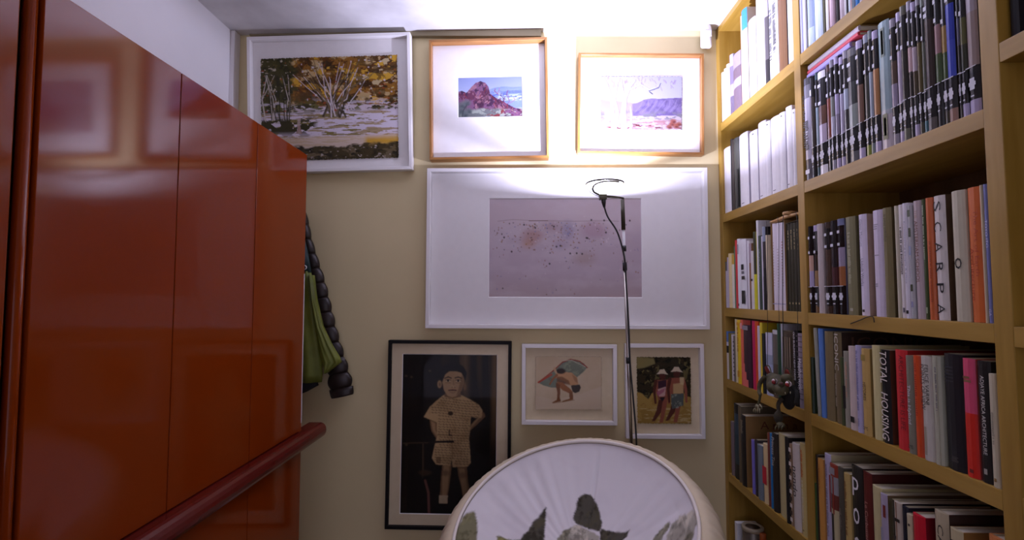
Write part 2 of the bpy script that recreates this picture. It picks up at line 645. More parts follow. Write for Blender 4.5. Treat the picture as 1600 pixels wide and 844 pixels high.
def row(bay, lv, a, b, slope, items, hmax=None, phrase=None):
    """Stand a row of books on shelf lv of a bay. a, b: picture columns of the bay's two ends on this shelf; slope: the shelf line's slope in the picture."""
    ylo, yhi = UPR[bay + 1][1], UPR[bay][0]
    z = Zs[lv]
    pa, pb = px_of(SX, yhi, z), px_of(SX, ylo, z)
    made = []
    ends = [[y_on_x(pa + (x - a) / (b - a) * (pb - pa), SX + .004, z) for x in it['x']] for it in items]
    top_y, low_y = ends[0][0], min(e[1] for e in ends)
    n_hi, n_lo = min(top_y, yhi - .0008), max(low_y, ylo + .0008)
    for k, it in enumerate(items):
        it = dict(it)
        sb = it.get('sb', .005 + rng.uniform(-.003, .004))
        X = SX + sb
        ya, yb = (n_lo + (y - low_y) * (n_hi - n_lo) / (top_y - low_y) for y in ends[k])
        t = (ya - yb) * .985
        yc = (ya + yb) / 2
        xc = (it['x'][0] + it['x'][1]) / 2
        base = 462 + slope * (xc - 816)
        h = (base - it['top']) / scale_at(X, yc, z + .12)
        if hmax:
            h = min(h, hmax)
        d = it.get('d', min(.262, max(.14, h * .74)) - sb * .5)
        d = min(d, DEPTH - .014 - sb)
        look = it['look']
        ordw = ORD[k + 1]
        lab = it.get('label') or f"{look}, {ordw} from far end, {phrase}"
        nm = it.get('name', 'book')
        bnd = it.get('bands') or solid(it['c'])
        make_book(nm, (X, yc, z + .0005), t, h, d, bnd, it.get('board', it.get('c', bnd[0][1])), lab, 'book', it.get('group', 'books on the ' + phrase),
                  it.get('gloss', False), it.get('words', ()), it.get('marks', ()), it.get('tilt', 0.0),
                  [(w[0], w[1] * d, w[2] * d, w[3] * h, w[4] * h, w[5]) for w in it.get('cover_words', ())], it.get('bulge'))
        made.append((yc, t, h, X))
    return made


def B(x0, x1, top, c, look, **k):
    k.update(x=(x0, x1), top=top, c=c, look=look)
    return k


GREY, MIDG = rgb(150, 146, 156), rgb(104, 100, 106)
# far bay, top shelf
row(0, 0, 1125, 1236, -.868, [
    B(1125.2, 1129, 114, W, 'thin white paperback'),
    B(1129, 1132.5, 108, W, 'thin white paperback'),
    B(1132.6, 1136.5, 101, W, 'thin white paperback'),
    B(1137, 1142, 86, GREY, 'narrow grey book with mottled photo spine', bands=bands((.2, rgb(170, 160, 190)), (.5, rgb(120, 108, 130)), (.7, rgb(160, 150, 170)), (1, rgb(104, 92, 110)))),
    B(1142.3, 1154, 84, GREY, 'lilac grey book with mottled photo spine', bands=bands((.25, rgb(150, 140, 160)), (.45, rgb(110, 92, 100)), (.6, rgb(168, 156, 172)), (1, rgb(112, 94, 104)))),
    B(1155, 1158.4, 24, rgb(214, 172, 150), 'thin tall pinkish tan book'),
    B(1158.6, 1167, 14, W, 'tall white book with blue top', bands=bands((.22, rgb(52, 140, 214)), (.42, rgb(176, 168, 186)), (1, W)), board=rgb(190, 176, 160)),
    B(1167.2, 1178, 30, W, 'white book'),
    B(1178.2, 1191, -16, W, 'broad tall white book'),
    B(1191.4, 1197, -18, DRK, 'narrow grey and black book', bands=bands((.3, rgb(176, 170, 186)), (.75, rgb(90, 84, 86)), (1, rgb(40, 36, 36)))),
    B(1197.2, 1211, -24, W, 'white book with column of black lettering', words=[('~', .24, .78, .34, BLK, -.16), ('~', .20, .74, .34, BLK, .24)]),
    B(1211.4, 1224, -30, rgb(112, 74, 36), 'brown book with dark cover', board=rgb(44, 30, 22)),
    B(1226.5, 1235, -22, W, 'white book by the bay divider'),
], hmax=.372, phrase=FARP[0])

# far bay, second shelf: plain white monographs
w2 = [(1157, 1171, 207), (1173, 1185.6, 203), (1186, 1198.6, 188), (1200, 1207.5, 187), (1208, 1222.4, 180), (1223, 1232.4, 173), (1233, 1243, 163), (1243.4, 1249.6, 167)]
row(0, 1, 1130, 1250, -.406, [
    B(1130.3, 1140.8, 230, W, 'plain white book against the bookcase end', sb=.008),
    B(1141.5, 1144.5, 216, BLK, 'thin black book'),
    B(1144.8, 1147.6, 217, rgb(60, 50, 40), 'thin dark brown book'),
    B(1148, 1156.4, 214, rgb(64, 66, 58), 'dark grey green book', marks=[(.7, .95, .45, .97, rgb(36, 34, 32))]),
] + [B(x0, x1, tp, W, 'plain white book', board=rgb(206, 200, 214), marks=([(.55, .75, .04, .055, BLK)] if i % 2 else [(.3, .6, .955, .965, MIDG)])) for i, (x0, x1, tp) in enumerate(w2)],
    hmax=.345, phrase=FARP[1])

# far bay, third shelf
dg = rgb(52, 50, 30)
gilt = rgb(168, 156, 110)
made3 = row(0, 2, 1133.6, 1255, .058, [
    B(1134, 1137, 409, rgb(150, 146, 150), 'thin small grey book', bands=bands((.2, rgb(96, 98, 96)), (1, rgb(190, 184, 196)))),
    B(1137.1, 1139.6, 402, rgb(190, 180, 200), 'thin lilac book'),
    B(1139.7, 1144.6, 396, rgb(226, 204, 150), 'cream yellow paperback'),
    B(1144.7, 1148.4, 398, rgb(220, 214, 190), 'thin off-white book with yellow top', bands=bands((.18, rgb(200, 160, 60)), (1, rgb(224, 216, 196)))),
    B(1148.5, 1151, 384, rgb(70, 120, 88), 'thin green book'),
    B(1151.1, 1154.3, 375, rgb(206, 60, 60), 'thin red book'),
    B(1154.5, 1159.2, 373, W, 'white book with small grey print', marks=[(.35, .75, .08, .22, GREY), (.35, .65, .93, .965, BLK)]),
    B(1159.3, 1168.4, 374, W, 'wide white book with black images', marks=[(.3, .75, .36, .44, BLK), (.35, .8, .46, .5, MIDG), (.35, .9, .53, .58, DRK), (.3, .9, .74, .93, BLK)], board=rgb(200, 190, 200)),
    B(1168.6, 1171.8, 376, W, 'thin white book'),
    B(1172, 1175, 380, rgb(140, 104, 80), 'thin brown book with lilac top', bands=bands((.3, rgb(170, 150, 160)), (.7, rgb(140, 96, 60)), (1, rgb(120, 96, 90)))),
    B(1175.3, 1180, 392, rgb(216, 210, 206), 'small white book with round black mark', marks=[(.3, .8, .48, .52, BLK)]),
    B(1180.2, 1183.8, 362, rgb(200, 190, 40), 'dark green book with bright yellow foot', bands=bands((.55, rgb(60, 62, 34)), (1, rgb(214, 206, 40)))),
    B(1184, 1186.8, 344, W, 'tallest thin white book'),
    B(1187.2, 1192.8, 368, rgb(64, 76, 62), 'dark green book with small white title', words=[('~', .18, .62, .4, rgb(150, 160, 150))]),
    B(1193, 1195.6, 369, rgb(206, 202, 214), 'thin white book'),
    B(1195.8, 1200, 354, BLK, 'black photo book with pale blue top', bands=bands((.18, rgb(140, 150, 170)), (.5, rgb(60, 52, 54)), (1, rgb(30, 26, 26))), marks=[(.2, .5, .42, .6, rgb(196, 190, 200))]),
    B(1200.2, 1202.6, 367, rgb(206, 192, 160), 'thin cream book'),
    B(1204, 1210.6, 349, rgb(222, 214, 222), 'white volume with grey spine index', marks=[(.3, .6, .22 + .033 * k, .225 + .033 * k, rgb(150, 120, 100)) for k in range(16)] + [(0, 1, .92, .93, rgb(150, 146, 180))], group='boxed set of white volumes', sb=.02),
    B(1210.8, 1217.6, 348, rgb(222, 214, 222), 'white volume with grey spine index', marks=[(.3, .6, .30 + .033 * k, .305 + .033 * k, rgb(150, 120, 100)) for k in range(14)] + [(0, 1, .92, .93, rgb(150, 146, 180))], group='boxed set of white volumes', sb=.02),
    B(1217.8, 1224.6, 347, rgb(222, 214, 222), 'white volume with red spine index', marks=[(.3, .6, .22 + .033 * k, .227 + .033 * k, rgb(150, 40, 50)) for k in range(16)] + [(0, 1, .92, .93, rgb(150, 146, 180))], group='boxed set of white volumes', sb=.02),
] + [B(1228.4 + 4.9 * k, 1233.2 + 4.9 * k, 349 - k, dg, 'dark green volume with faint gilt lettering', words=[('~', .08, .30, .3, gilt)], marks=[(.3, .7, .90, .92, gilt)], group='boxed set of dark green volumes', sb=.02) for k in range(5)],
    hmax=.34, phrase=FARP[2])


def slipcase(name, first, last, z, mat, label):
    yhi = first[0] + first[1] / 2 + .0012
    ylo = last[0] - last[1] / 2 - .0012
    h = max(first[2], last[2]) + .001
    x0, x1 = first[3] - .003, SX + .25
    w = .0016
    bm = bmesh.new()
    box_into(bm, x0, x1, yhi, yhi + w, z, z + h + w)
    box_into(bm, x0, x1, ylo - w, ylo, z, z + h + w)
    box_into(bm, x0, x1, ylo, yhi, z + h, z + h + w)
    box_into(bm, x1 - w, x1, ylo, yhi, z, z + h)
    return thing(obj(name, mesh_from(bm), mat), label, 'slipcase')


slipcase('slipcase', made3[17], made3[19], Zs[2] + .0005, new_mat('tan_card', rgb(150, 116, 66), .7), 'open tan card slipcase around three white volumes, far bay third shelf')
slipcase('slipcase', made3[20], made3[24], Zs[2] + .0005, new_mat('green_card', rgb(66, 62, 38), .7), 'open dark green slipcase around five dark green volumes, far bay third shelf')

# far bay, fourth shelf
SPECK = rgb(120, 112, 104)
row(0, 3, 1133.6, 1256, .4065, [
    B(1133.8, 1136.4, 518, rgb(90, 120, 170), 'small thin book in blue, black and white', bands=bands((.22, rgb(90, 120, 176)), (.3, rgb(200, 200, 214)), (.45, BLK), (1, rgb(206, 196, 190)))),
    B(1136.6, 1141, 521, rgb(120, 108, 40), 'olive paperback'),
    B(1141.2, 1145, 523, rgb(206, 200, 206), 'small white book'),
    B(1145.1, 1147.3, 525, rgb(120, 110, 100), 'thin book speckled black and white', marks=[(.1, .9, .12 + .09 * k, .15 + .09 * k, BLK) for k in range(9)]),
    B(1147.4, 1150.4, 499, rgb(214, 200, 160), 'tall thin cream book'),
    B(1150.5, 1156, 500, rgb(226, 190, 30), 'bright yellow book with red pattern', words=[('~', .12, .5, .45, rgb(180, 130, 20))], marks=[(.2, .8, .04, .09, rgb(210, 150, 30)), (.2, .8, .8, .9, rgb(206, 150, 30))]),
    B(1156.2, 1160.4, 500, rgb(226, 110, 84), 'coral pink book', marks=[(.1, .9, .05, .14, rgb(230, 150, 150))]),
    B(1160.6, 1172.6, 500, rgb(60, 36, 46), 'wide dark plum book with silver tab', bands=bands((.07, rgb(150, 40, 20)), (1, rgb(60, 36, 48))), marks=[(.05, .8, .085, .15, rgb(150, 140, 146)), (0, .12, .5, 1, rgb(226, 110, 100)), (.12, .3, .66, 1, rgb(226, 110, 100)), (.3, .5, .78, 1, rgb(226, 110, 100)), (.5, .75, .89, 1, rgb(226, 110, 100))]),
    B(1173, 1178.6, 500, rgb(196, 30, 90), 'magenta book'),
    B(1178.8, 1184, 501, rgb(212, 80, 20), 'orange book'),
    B(1184.2, 1187.6, 510, rgb(206, 200, 216), 'thin white book'),
    B(1187.8, 1191, 505, rgb(222, 196, 50), 'yellow book with dark lettering on cover', board=rgb(196, 172, 30), cover_words=[('da', .28, .5, .86, .95, BLK)]),
    B(1191.2, 1193.8, 522, BLK, 'thin black book'),
    B(1194, 1204.8, 521, rgb(176, 186, 206), 'pale blue photo book', bands=bands((.35, rgb(196, 196, 214)), (.5, rgb(150, 160, 180)), (1, rgb(170, 180, 206)))),
    B(1205, 1215.6, 517, SPECK, 'grey speckled book with white top', bands=bands((.06, rgb(206, 204, 206)), (.5, rgb(104, 96, 88)), (1, rgb(84, 72, 58)))),
    B(1215.8, 1219.6, 504, rgb(40, 84, 56), 'tall dark green book'),
    B(1219.8, 1222.4, 505, rgb(196, 196, 204), 'thin tall white book'),
    B(1222.8, 1239.6, 519, rgb(74, 62, 46), 'thick brown photo book with upright stripes', marks=[(.16 + .22 * k, .26 + .22 * k, .08, .5, rgb(130, 116, 96)) for k in range(4)], board=rgb(90, 78, 56)),
    B(1240, 1245.6, 518, BLK, 'black book with white capitals down its spine', words=[('OLD BUILDINGS NEW FORMS', .02, .66, .5, W)]),
    B(1246, 1255.4, 523, rgb(150, 136, 150), 'lilac grey book with white slanted lettering', words=[('Heatherwick', .34, .76, .62, W)], marks=[(0, 1, .07 * k + .03, .07 * k + .045, rgb(96, 84, 90)) for k in range(13)]),
], hmax=.258, phrase=FARP[3])

# far bay, fifth shelf
made5 = row(0, 4, 1131.6, 1253, .858, [
    B(1135.5, 1139.8, 656, rgb(120, 104, 104), 'small grey book'),
    B(1140, 1148, 628, rgb(30, 42, 52), 'dark teal patterned book', bands=bands((.12, BLK), (.4, rgb(50, 70, 84)), (.8, rgb(34, 60, 70)), (1, BLK))),
    B(1148.2, 1152, 620, rgb(100, 88, 66), 'grey brown book standing tallest', d=.25),
    B(1152.4, 1160, 646, BLK, 'black-spined book with tan picture cover', board=rgb(146, 112, 62), d=.24, words=[('~', .07, .25, .5, rgb(130, 120, 100))], cover_words=[('A n n a', .25, .85, .82, .93, rgb(100, 50, 26))]),
    B(1169, 1172.8, 684, rgb(120, 110, 190), 'thin violet book', d=.14),
    B(1173, 1176.8, 684, rgb(60, 54, 54), 'thin dark book', d=.15),
    B(1177, 1184.8, 692, rgb(112, 124, 134), 'blue grey paperback', d=.15),
    B(1185, 1191.2, 690, rgb(220, 196, 146), 'cream paperback with red patch', d=.15, marks=[(.0, 1, .38, .68, rgb(196, 20, 50))]),
    B(1191.5, 1195, 673, rgb(120, 60, 46), 'thin brown red book', d=.2),
    B(1195.2, 1198.8, 674, rgb(40, 120, 180), 'thin bright blue book', d=.2),
    B(1199, 1206, 674, rgb(46, 40, 34), 'dark book with white slanted title', d=.22, words=[('Princess Tina', .05, .42, .6, rgb(196, 190, 180))]),
    B(1206.2, 1220.6, 676, rgb(196, 184, 134), 'thick plain cream book', d=.23, sb=.013),
    B(1221, 1225.6, 680, BLK, 'thin black book', d=.22),
    B(1226, 1230, 690, rgb(150, 124, 96), 'book with brown and white lettering bands', d=.2, marks=[(.05, .95, .05 + .085 * k, .1 + .085 * k, rgb(60, 44, 34) if k % 2 else rgb(214, 206, 196)) for k in range(11)]),
    B(1230.4, 1241.6, 690, rgb(206, 198, 190), 'white book with bold black lower-case word', d=.2, words=[('nendo', .27, .62, .62, BLK)]),
    B(1242, 1251.6, 690, rgb(200, 182, 120), 'beige book with orange lettering', d=.2, words=[('~', .07, .36, .32, rgb(196, 100, 40)), ('~', .4, .85, .25, rgb(214, 206, 180))], marks=[(.4, .6, .93, .95, rgb(120, 104, 60))]),
], hmax=.30, phrase=FARP[4])

# near bay, top shelf (feet only in view)
row(1, 0, 1249, 1521, -.868, [
    B(1250, 1253.8, -60, rgb(170, 172, 214), 'pale blue book'),
    B(1254, 1259, -55, W, 'white book'),
    B(1259.2, 1260.8, -60, BLK, 'very thin black book'),
    B(1261, 1270.8, -62, rgb(190, 206, 226), 'pale sky blue book', bands=bands((.8, rgb(150, 164, 190)), (1, rgb(196, 212, 232)))),
    B(1271, 1283, -66, rgb(200, 214, 226), 'broad pale blue white book'),
    B(1283.2, 1286.4, -60, rgb(76, 74, 40), 'thin olive book'),
    B(1286.8, 1294, -72, W, 'white book'),
    B(1294.2, 1296, -66, rgb(150, 130, 110), 'thin tan book'),
    B(1296.2, 1303.2, -76, rgb(214, 186, 196), 'pale pink book'),
    B(1303.4, 1307.6, -70, rgb(30, 22, 16), 'black book'),
    B(1308, 1316.6, -84, rgb(196, 180, 186), 'pinkish grey book'),
    B(1317, 1322.2, -86, W, 'white book'),
    B(1322.4, 1324.2, -80, BLK, 'very thin black book'),
    B(1324.6, 1331.8, -90, rgb(206, 222, 226), 'pale book with pink edge', marks=[(.85, 1, 0, 1, rgb(200, 120, 110))]),
    B(1333, 1338.5, -96, rgb(40, 130, 206), 'bright blue book'),
    B(1339, 1348, -100, rgb(180, 176, 182), 'light grey book'),
    B(1348.4, 1356, -104, W, 'white book'),
    B(1356.4, 1366, -108, rgb(60, 50, 44), 'dark brown book'),
], hmax=.335, phrase=NEARP[0])


# near bay, second shelf: a run of journals with black title boxes
def journal(x0, x1, look, mid, side, top=None, foot=None, tph=.34, mid2=None):
    top = top or side
    foot = foot or side
    L = [(.07, top), (tph, BLK)]
    if mid2:
        L += [((tph + .7) / 2, mid), (.70, mid2)]
    else:
        L += [(.70, mid)]
    L += [(.915, BLK), (1, foot)]
    dia = rgb(196, 196, 204)
    mk = [(.22, .58, .12, .15, dia), (.22, .58, tph - .05, tph - .02, dia), (.0, .9, .70, .706, dia),
          (.3, .72, .775, .80, dia), (.2, .82, .80, .825, dia), (.3, .72, .825, .85, dia), (.35, .65, .885, .895, dia)]
    return dict(x=(x0, x1), top=None, c=side, look=look, bands=bands(*L), marks=mk, gloss=True, name='journal', group='run of journals, near bay second shelf', board=DRK)


LIL = rgb(176, 166, 196)
jr = [
    B(1262.4, 1272.6, 0, GREY, 'grey journal with tall black capitals', bands=bands((.07, rgb(80, 78, 80)), (.2, rgb(130, 128, 136)), (.8, rgb(190, 186, 200)), (1, rgb(96, 92, 96))), gloss=True, name='journal', group='run of journals, near bay second shelf',
      words=[('~', .42, .70, .5, BLK, .1), ('~~', .16, .68, .34, BLK, -.27)], marks=[(.2, .8, .9, .94, W)], board=DRK),
    journal(1273, 1279.4, 'black journal', rgb(66, 58, 50), BLK, tph=.2),
    journal(1279.8, 1284.2, 'thin teal and white journal', rgb(150, 170, 180), rgb(60, 84, 90)),
    journal(1284.5, 1296.4, 'white-edged journal with brown image', rgb(96, 66, 50), W, mid2=rgb(190, 176, 196)),
    journal(1296.8, 1304.4, 'journal with red brown band', rgb(132, 66, 46), rgb(60, 30, 24), tph=.32, foot=BLK),
    journal(1304.8, 1310.2, 'journal with mottled grey image', rgb(130, 134, 126), GREY, mid2=rgb(190, 190, 206)),
    journal(1310.5, 1316.2, 'lilac grey journal', LIL, LIL, mid2=rgb(140, 132, 150)),
    journal(1316.5, 1323, 'lilac journal with line drawing', rgb(170, 164, 186), LIL),
    journal(1323.3, 1331.6, 'journal with pale blue and grey image', rgb(170, 180, 196), GREY, mid2=rgb(60, 58, 56), foot=BLK),
    journal(1332, 1346.2, 'wide journal with dark tree photograph', rgb(56, 60, 58), rgb(96, 96, 98), mid2=rgb(140, 150, 144), tph=.3),
    journal(1346.5, 1356, 'journal with rusty brown band', rgb(120, 90, 74), LIL, tph=.38),
    journal(1356.3, 1365, 'dark journal with lime green foot', rgb(64, 64, 56), rgb(140, 146, 160), foot=rgb(124, 136, 50)),
    journal(1365.2, 1371, 'thin pale blue journal', rgb(150, 164, 180), rgb(120, 130, 130)),
    journal(1371.3, 1380, 'journal with orange tan band', rgb(170, 120, 76), LIL, tph=.32),
    B(1380.4, 1398, 0, rgb(150, 170, 172), 'wide pale teal journal with white foot', bands=bands((.7, rgb(146, 168, 172)), (.74, rgb(170, 176, 180)), (1, rgb(190, 180, 184))), gloss=True, name='journal', group='run of journals, near bay second shelf',
      marks=[(.4, .7, .05, .28, rgb(110, 124, 110)), (.46, .64, .07, .26, rgb(176, 190, 190)), (.35, .75, .73, .93, rgb(110, 112, 70)), (.45, .65, .76, .9, BLK)], board=rgb(70, 80, 80)),
    journal(1398.4, 1407, 'journal with brown and lilac image', rgb(84, 66, 54), GREY, mid2=rgb(150, 140, 160)),
    journal(1407.3, 1416, 'journal with long lilac band', rgb(180, 170, 190), LIL, tph=.3),
    journal(1416.3, 1425.6, 'nearly black journal', rgb(44, 40, 32), rgb(100, 100, 84)),
    journal(1426, 1433.6, 'journal with pink band over black', rgb(190, 160, 160), GREY, mid2=rgb(40, 30, 26), foot=BLK),
    journal(1434, 1440.4, 'journal with short lilac band', rgb(180, 166, 176), LIL, mid2=rgb(70, 56, 30)),
    journal(1440.7, 1446.8, 'journal with mossy brown image', rgb(96, 84, 46), GREY, foot=rgb(70, 66, 50)),
    journal(1447.1, 1453.8, 'thin green grey journal', rgb(84, 90, 76), rgb(110, 120, 110), foot=rgb(60, 110, 120)),
    journal(1454.2, 1468, 'wide dark brown journal', rgb(56, 42, 36), rgb(90, 84, 80), tph=.22),
    journal(1468.4, 1478, 'journal with pink band above green', rgb(150, 116, 116), GREY, mid2=rgb(70, 90, 50), foot=BLK, tph=.3),
    journal(1478.4, 1488.4, 'journal with gold figure and green base', rgb(150, 120, 56), rgb(60, 52, 30), mid2=rgb(64, 84, 34)),
    journal(1488.8, 1501.6, 'journal with bright blue bands', rgb(50, 66, 170), rgb(44, 60, 160), top=GREY, foot=rgb(150, 116, 100), tph=.2, mid2=rgb(60, 76, 180)),
    journal(1502, 1508, 'journal with slate blue band', rgb(80, 78, 104), GREY, mid2=rgb(40, 36, 32), foot=rgb(60, 56, 44)),
    journal(1508.4, 1517.6, 'journal with olive foliage image', rgb(84, 84, 40), GREY, mid2=rgb(46, 50, 28), foot=LIL),
    journal(1518, 1536, 'widest pale grey journal', rgb(160, 150, 156), LIL, tph=.001, mid2=rgb(150, 134, 130)),
]
for i, it in enumerate(jr):
    xc = (it['x'][0] + it['x'][1]) / 2
    base = 462 - .404 * (xc - 816)
    hm = .305 + (.006, -.004, .003, -.006, .0, .004)[i % 6]
    it['top'] = base - hm * scale_at(SX, y_on_x(xc, SX, Zs[1]), Zs[1] + .12)
    it['d'] = .235
    it['sb'] = .006 + rng.uniform(-.003, .003)
madeJ = row(1, 1, 1261, 1541, -.404, jr, phrase=NEARP[1])

# near bay, third shelf
row(1, 2, 1267, 1558, .0605, [
    journal(1267.3, 1274, 'black journal with peach and lilac band', rgb(196, 160, 140), BLK, mid2=rgb(170, 160, 190)) | dict(top=324),
    journal(1274.3, 1282.6, 'dark journal with lilac top and tan foot', rgb(56, 44, 34), LIL, mid2=rgb(150, 120, 80), foot=rgb(120, 90, 60)) | dict(top=321),
    B(1283, 1291.4, 319, rgb(190, 180, 176), 'off-white journal with black boxes at one edge', gloss=True, marks=[(0, .3, .08, .3, BLK), (0, .3, .72, .93, BLK)]),
    journal(1291.8, 1302.4, 'dark brown journal', rgb(70, 52, 40), rgb(60, 46, 36), foot=rgb(64, 48, 36), tph=.3) | dict(top=318),
    journal(1302.8, 1315, 'glossy black journal with plum band', rgb(30, 22, 22), BLK, mid2=rgb(70, 36, 36), foot=BLK, tph=.3) | dict(top=315),
    journal(1315.4, 1326, 'lavender journal with flowery band', rgb(150, 140, 160), rgb(120, 126, 156), mid2=rgb(150, 96, 60), foot=BLK, tph=.3) | dict(top=312, board=rgb(104, 104, 130)),
    B(1326.4, 1341.6, 325, rgb(122, 118, 84), 'olive green book with faint white title', words=[('~', .16, .68, .3, rgb(160, 158, 130))], marks=[(.4, .7, .93, .96, rgb(170, 168, 150))], board=rgb(92, 86, 54), d=.21),
    B(1344, 1356.4, 328, rgb(214, 206, 222), 'white book with two-line grey title', words=[('Glenn Murcutt', .05, .32, .36, rgb(150, 146, 160)), ('Unbuilt Works', .44, .71, .36, rgb(120, 116, 130))], marks=[(.35, .65, .94, .965, DRK)], board=rgb(176, 160, 140), d=.17, sb=.012),
    B(1359.5, 1370, 306, rgb(140, 44, 30), 'tall dark red book', d=.25, sb=.03, board=rgb(110, 34, 26), words=[('THE', .06, .15, .5, rgb(206, 180, 170))]),
    B(1370.4, 1386.8, 329, rgb(206, 196, 214), 'white book with tiny grey print', marks=[(.2, .7, .13, .14, GREY), (.2, .6, .15, .16, GREY), (.2, .6, .17, .18, GREY), (.2, .7, .42, .43, GREY), (.2, .5, .69, .7, GREY), (.2, .5, .71, .72, GREY)], d=.19),
    B(1387, 1401, 325, rgb(118, 108, 70), 'wide olive brown book', words=[('~', .06, .3, .28, rgb(90, 84, 52))], board=rgb(84, 70, 40), d=.2),
    B(1405, 1409.8, 311, rgb(200, 194, 170), 'thin tall cream book', d=.23),
    B(1410, 1420.8, 318, rgb(212, 206, 204), 'white book with small dark capitals', words=[('~', .2, .62, .28, rgb(90, 84, 80)), ], marks=[(.4, .7, .91, .95, MIDG)], d=.2),
    B(1421, 1429.6, 318, rgb(214, 210, 218), 'white book with grey slanted title', words=[('Encountering people & place', .16, .70, .36, rgb(130, 130, 150))], marks=[(.3, .7, .93, .96, BLK)], d=.2),
    B(1429.8, 1435, 322, rgb(176, 176, 176), 'narrow white book with green photo patches', marks=[(.1, .9, .04, .1, rgb(70, 80, 50)), (.2, .9, .2, .28, rgb(60, 70, 44)), (.1, .8, .36, .44, rgb(150, 156, 180)), (.2, .9, .7, .76, rgb(60, 66, 40)), (.2, .9, .85, .9, rgb(140, 140, 170))], d=.2),
    B(1435.4, 1448, 300, rgb(186, 170, 172), 'pinkish grey book with brown capitals', words=[('THE', .08, .15, .34, rgb(160, 130, 110)), ('AMSTERDAM SCHOOL', .17, .70, .42, rgb(110, 70, 44))], d=.22),
    B(1448.2, 1455.6, 306, rgb(60, 76, 34), 'green book with fine white title', words=[('~', .05, .5, .3, rgb(170, 176, 150))], marks=[(.3, .7, .9, .95, rgb(160, 170, 140))], d=.2),
    B(1456, 1466, 293, rgb(196, 100, 50), 'orange brown book', words=[('~', .36, .86, .3, rgb(150, 60, 20), .2)], d=.24),
    B(1466.4, 1485, 287, rgb(212, 206, 200), 'tall white book with six wide-set black capitals', words=[(ch, .045 + .165 * k, .125 + .165 * k, .62, BLK) for k, ch in enumerate('SCARPA')], board=rgb(84, 60, 40), d=.2, sb=.008),
    B(1498, 1520, 264, rgb(190, 184, 160), 'thick cream cloth book with black ring', d=.26, sb=.004, words=[('o', .515, .60, .5, BLK, 0, True)]),
    B(1520.4, 1545, 270, rgb(206, 104, 44), 'wide orange book with reddish title', words=[('The Art of Earth', .17, .66, .26, rgb(170, 62, 20), .16), ('Architecture', .45, .84, .26, rgb(170, 62, 20), -.16)], d=.25, sb=.008),
    B(1545.4, 1549.4, 276, rgb(200, 184, 150), 'thin cream book', d=.22),
    B(1549.8, 1557.6, 274, rgb(116, 122, 176), 'lavender blue book with white capitals', words=[('TOYO ITO', .26, .46, .5, rgb(206, 206, 226)), ('GA', .9, .95, .5, rgb(206, 206, 226))], d=.24),
], hmax=.262, phrase=NEARP[2])

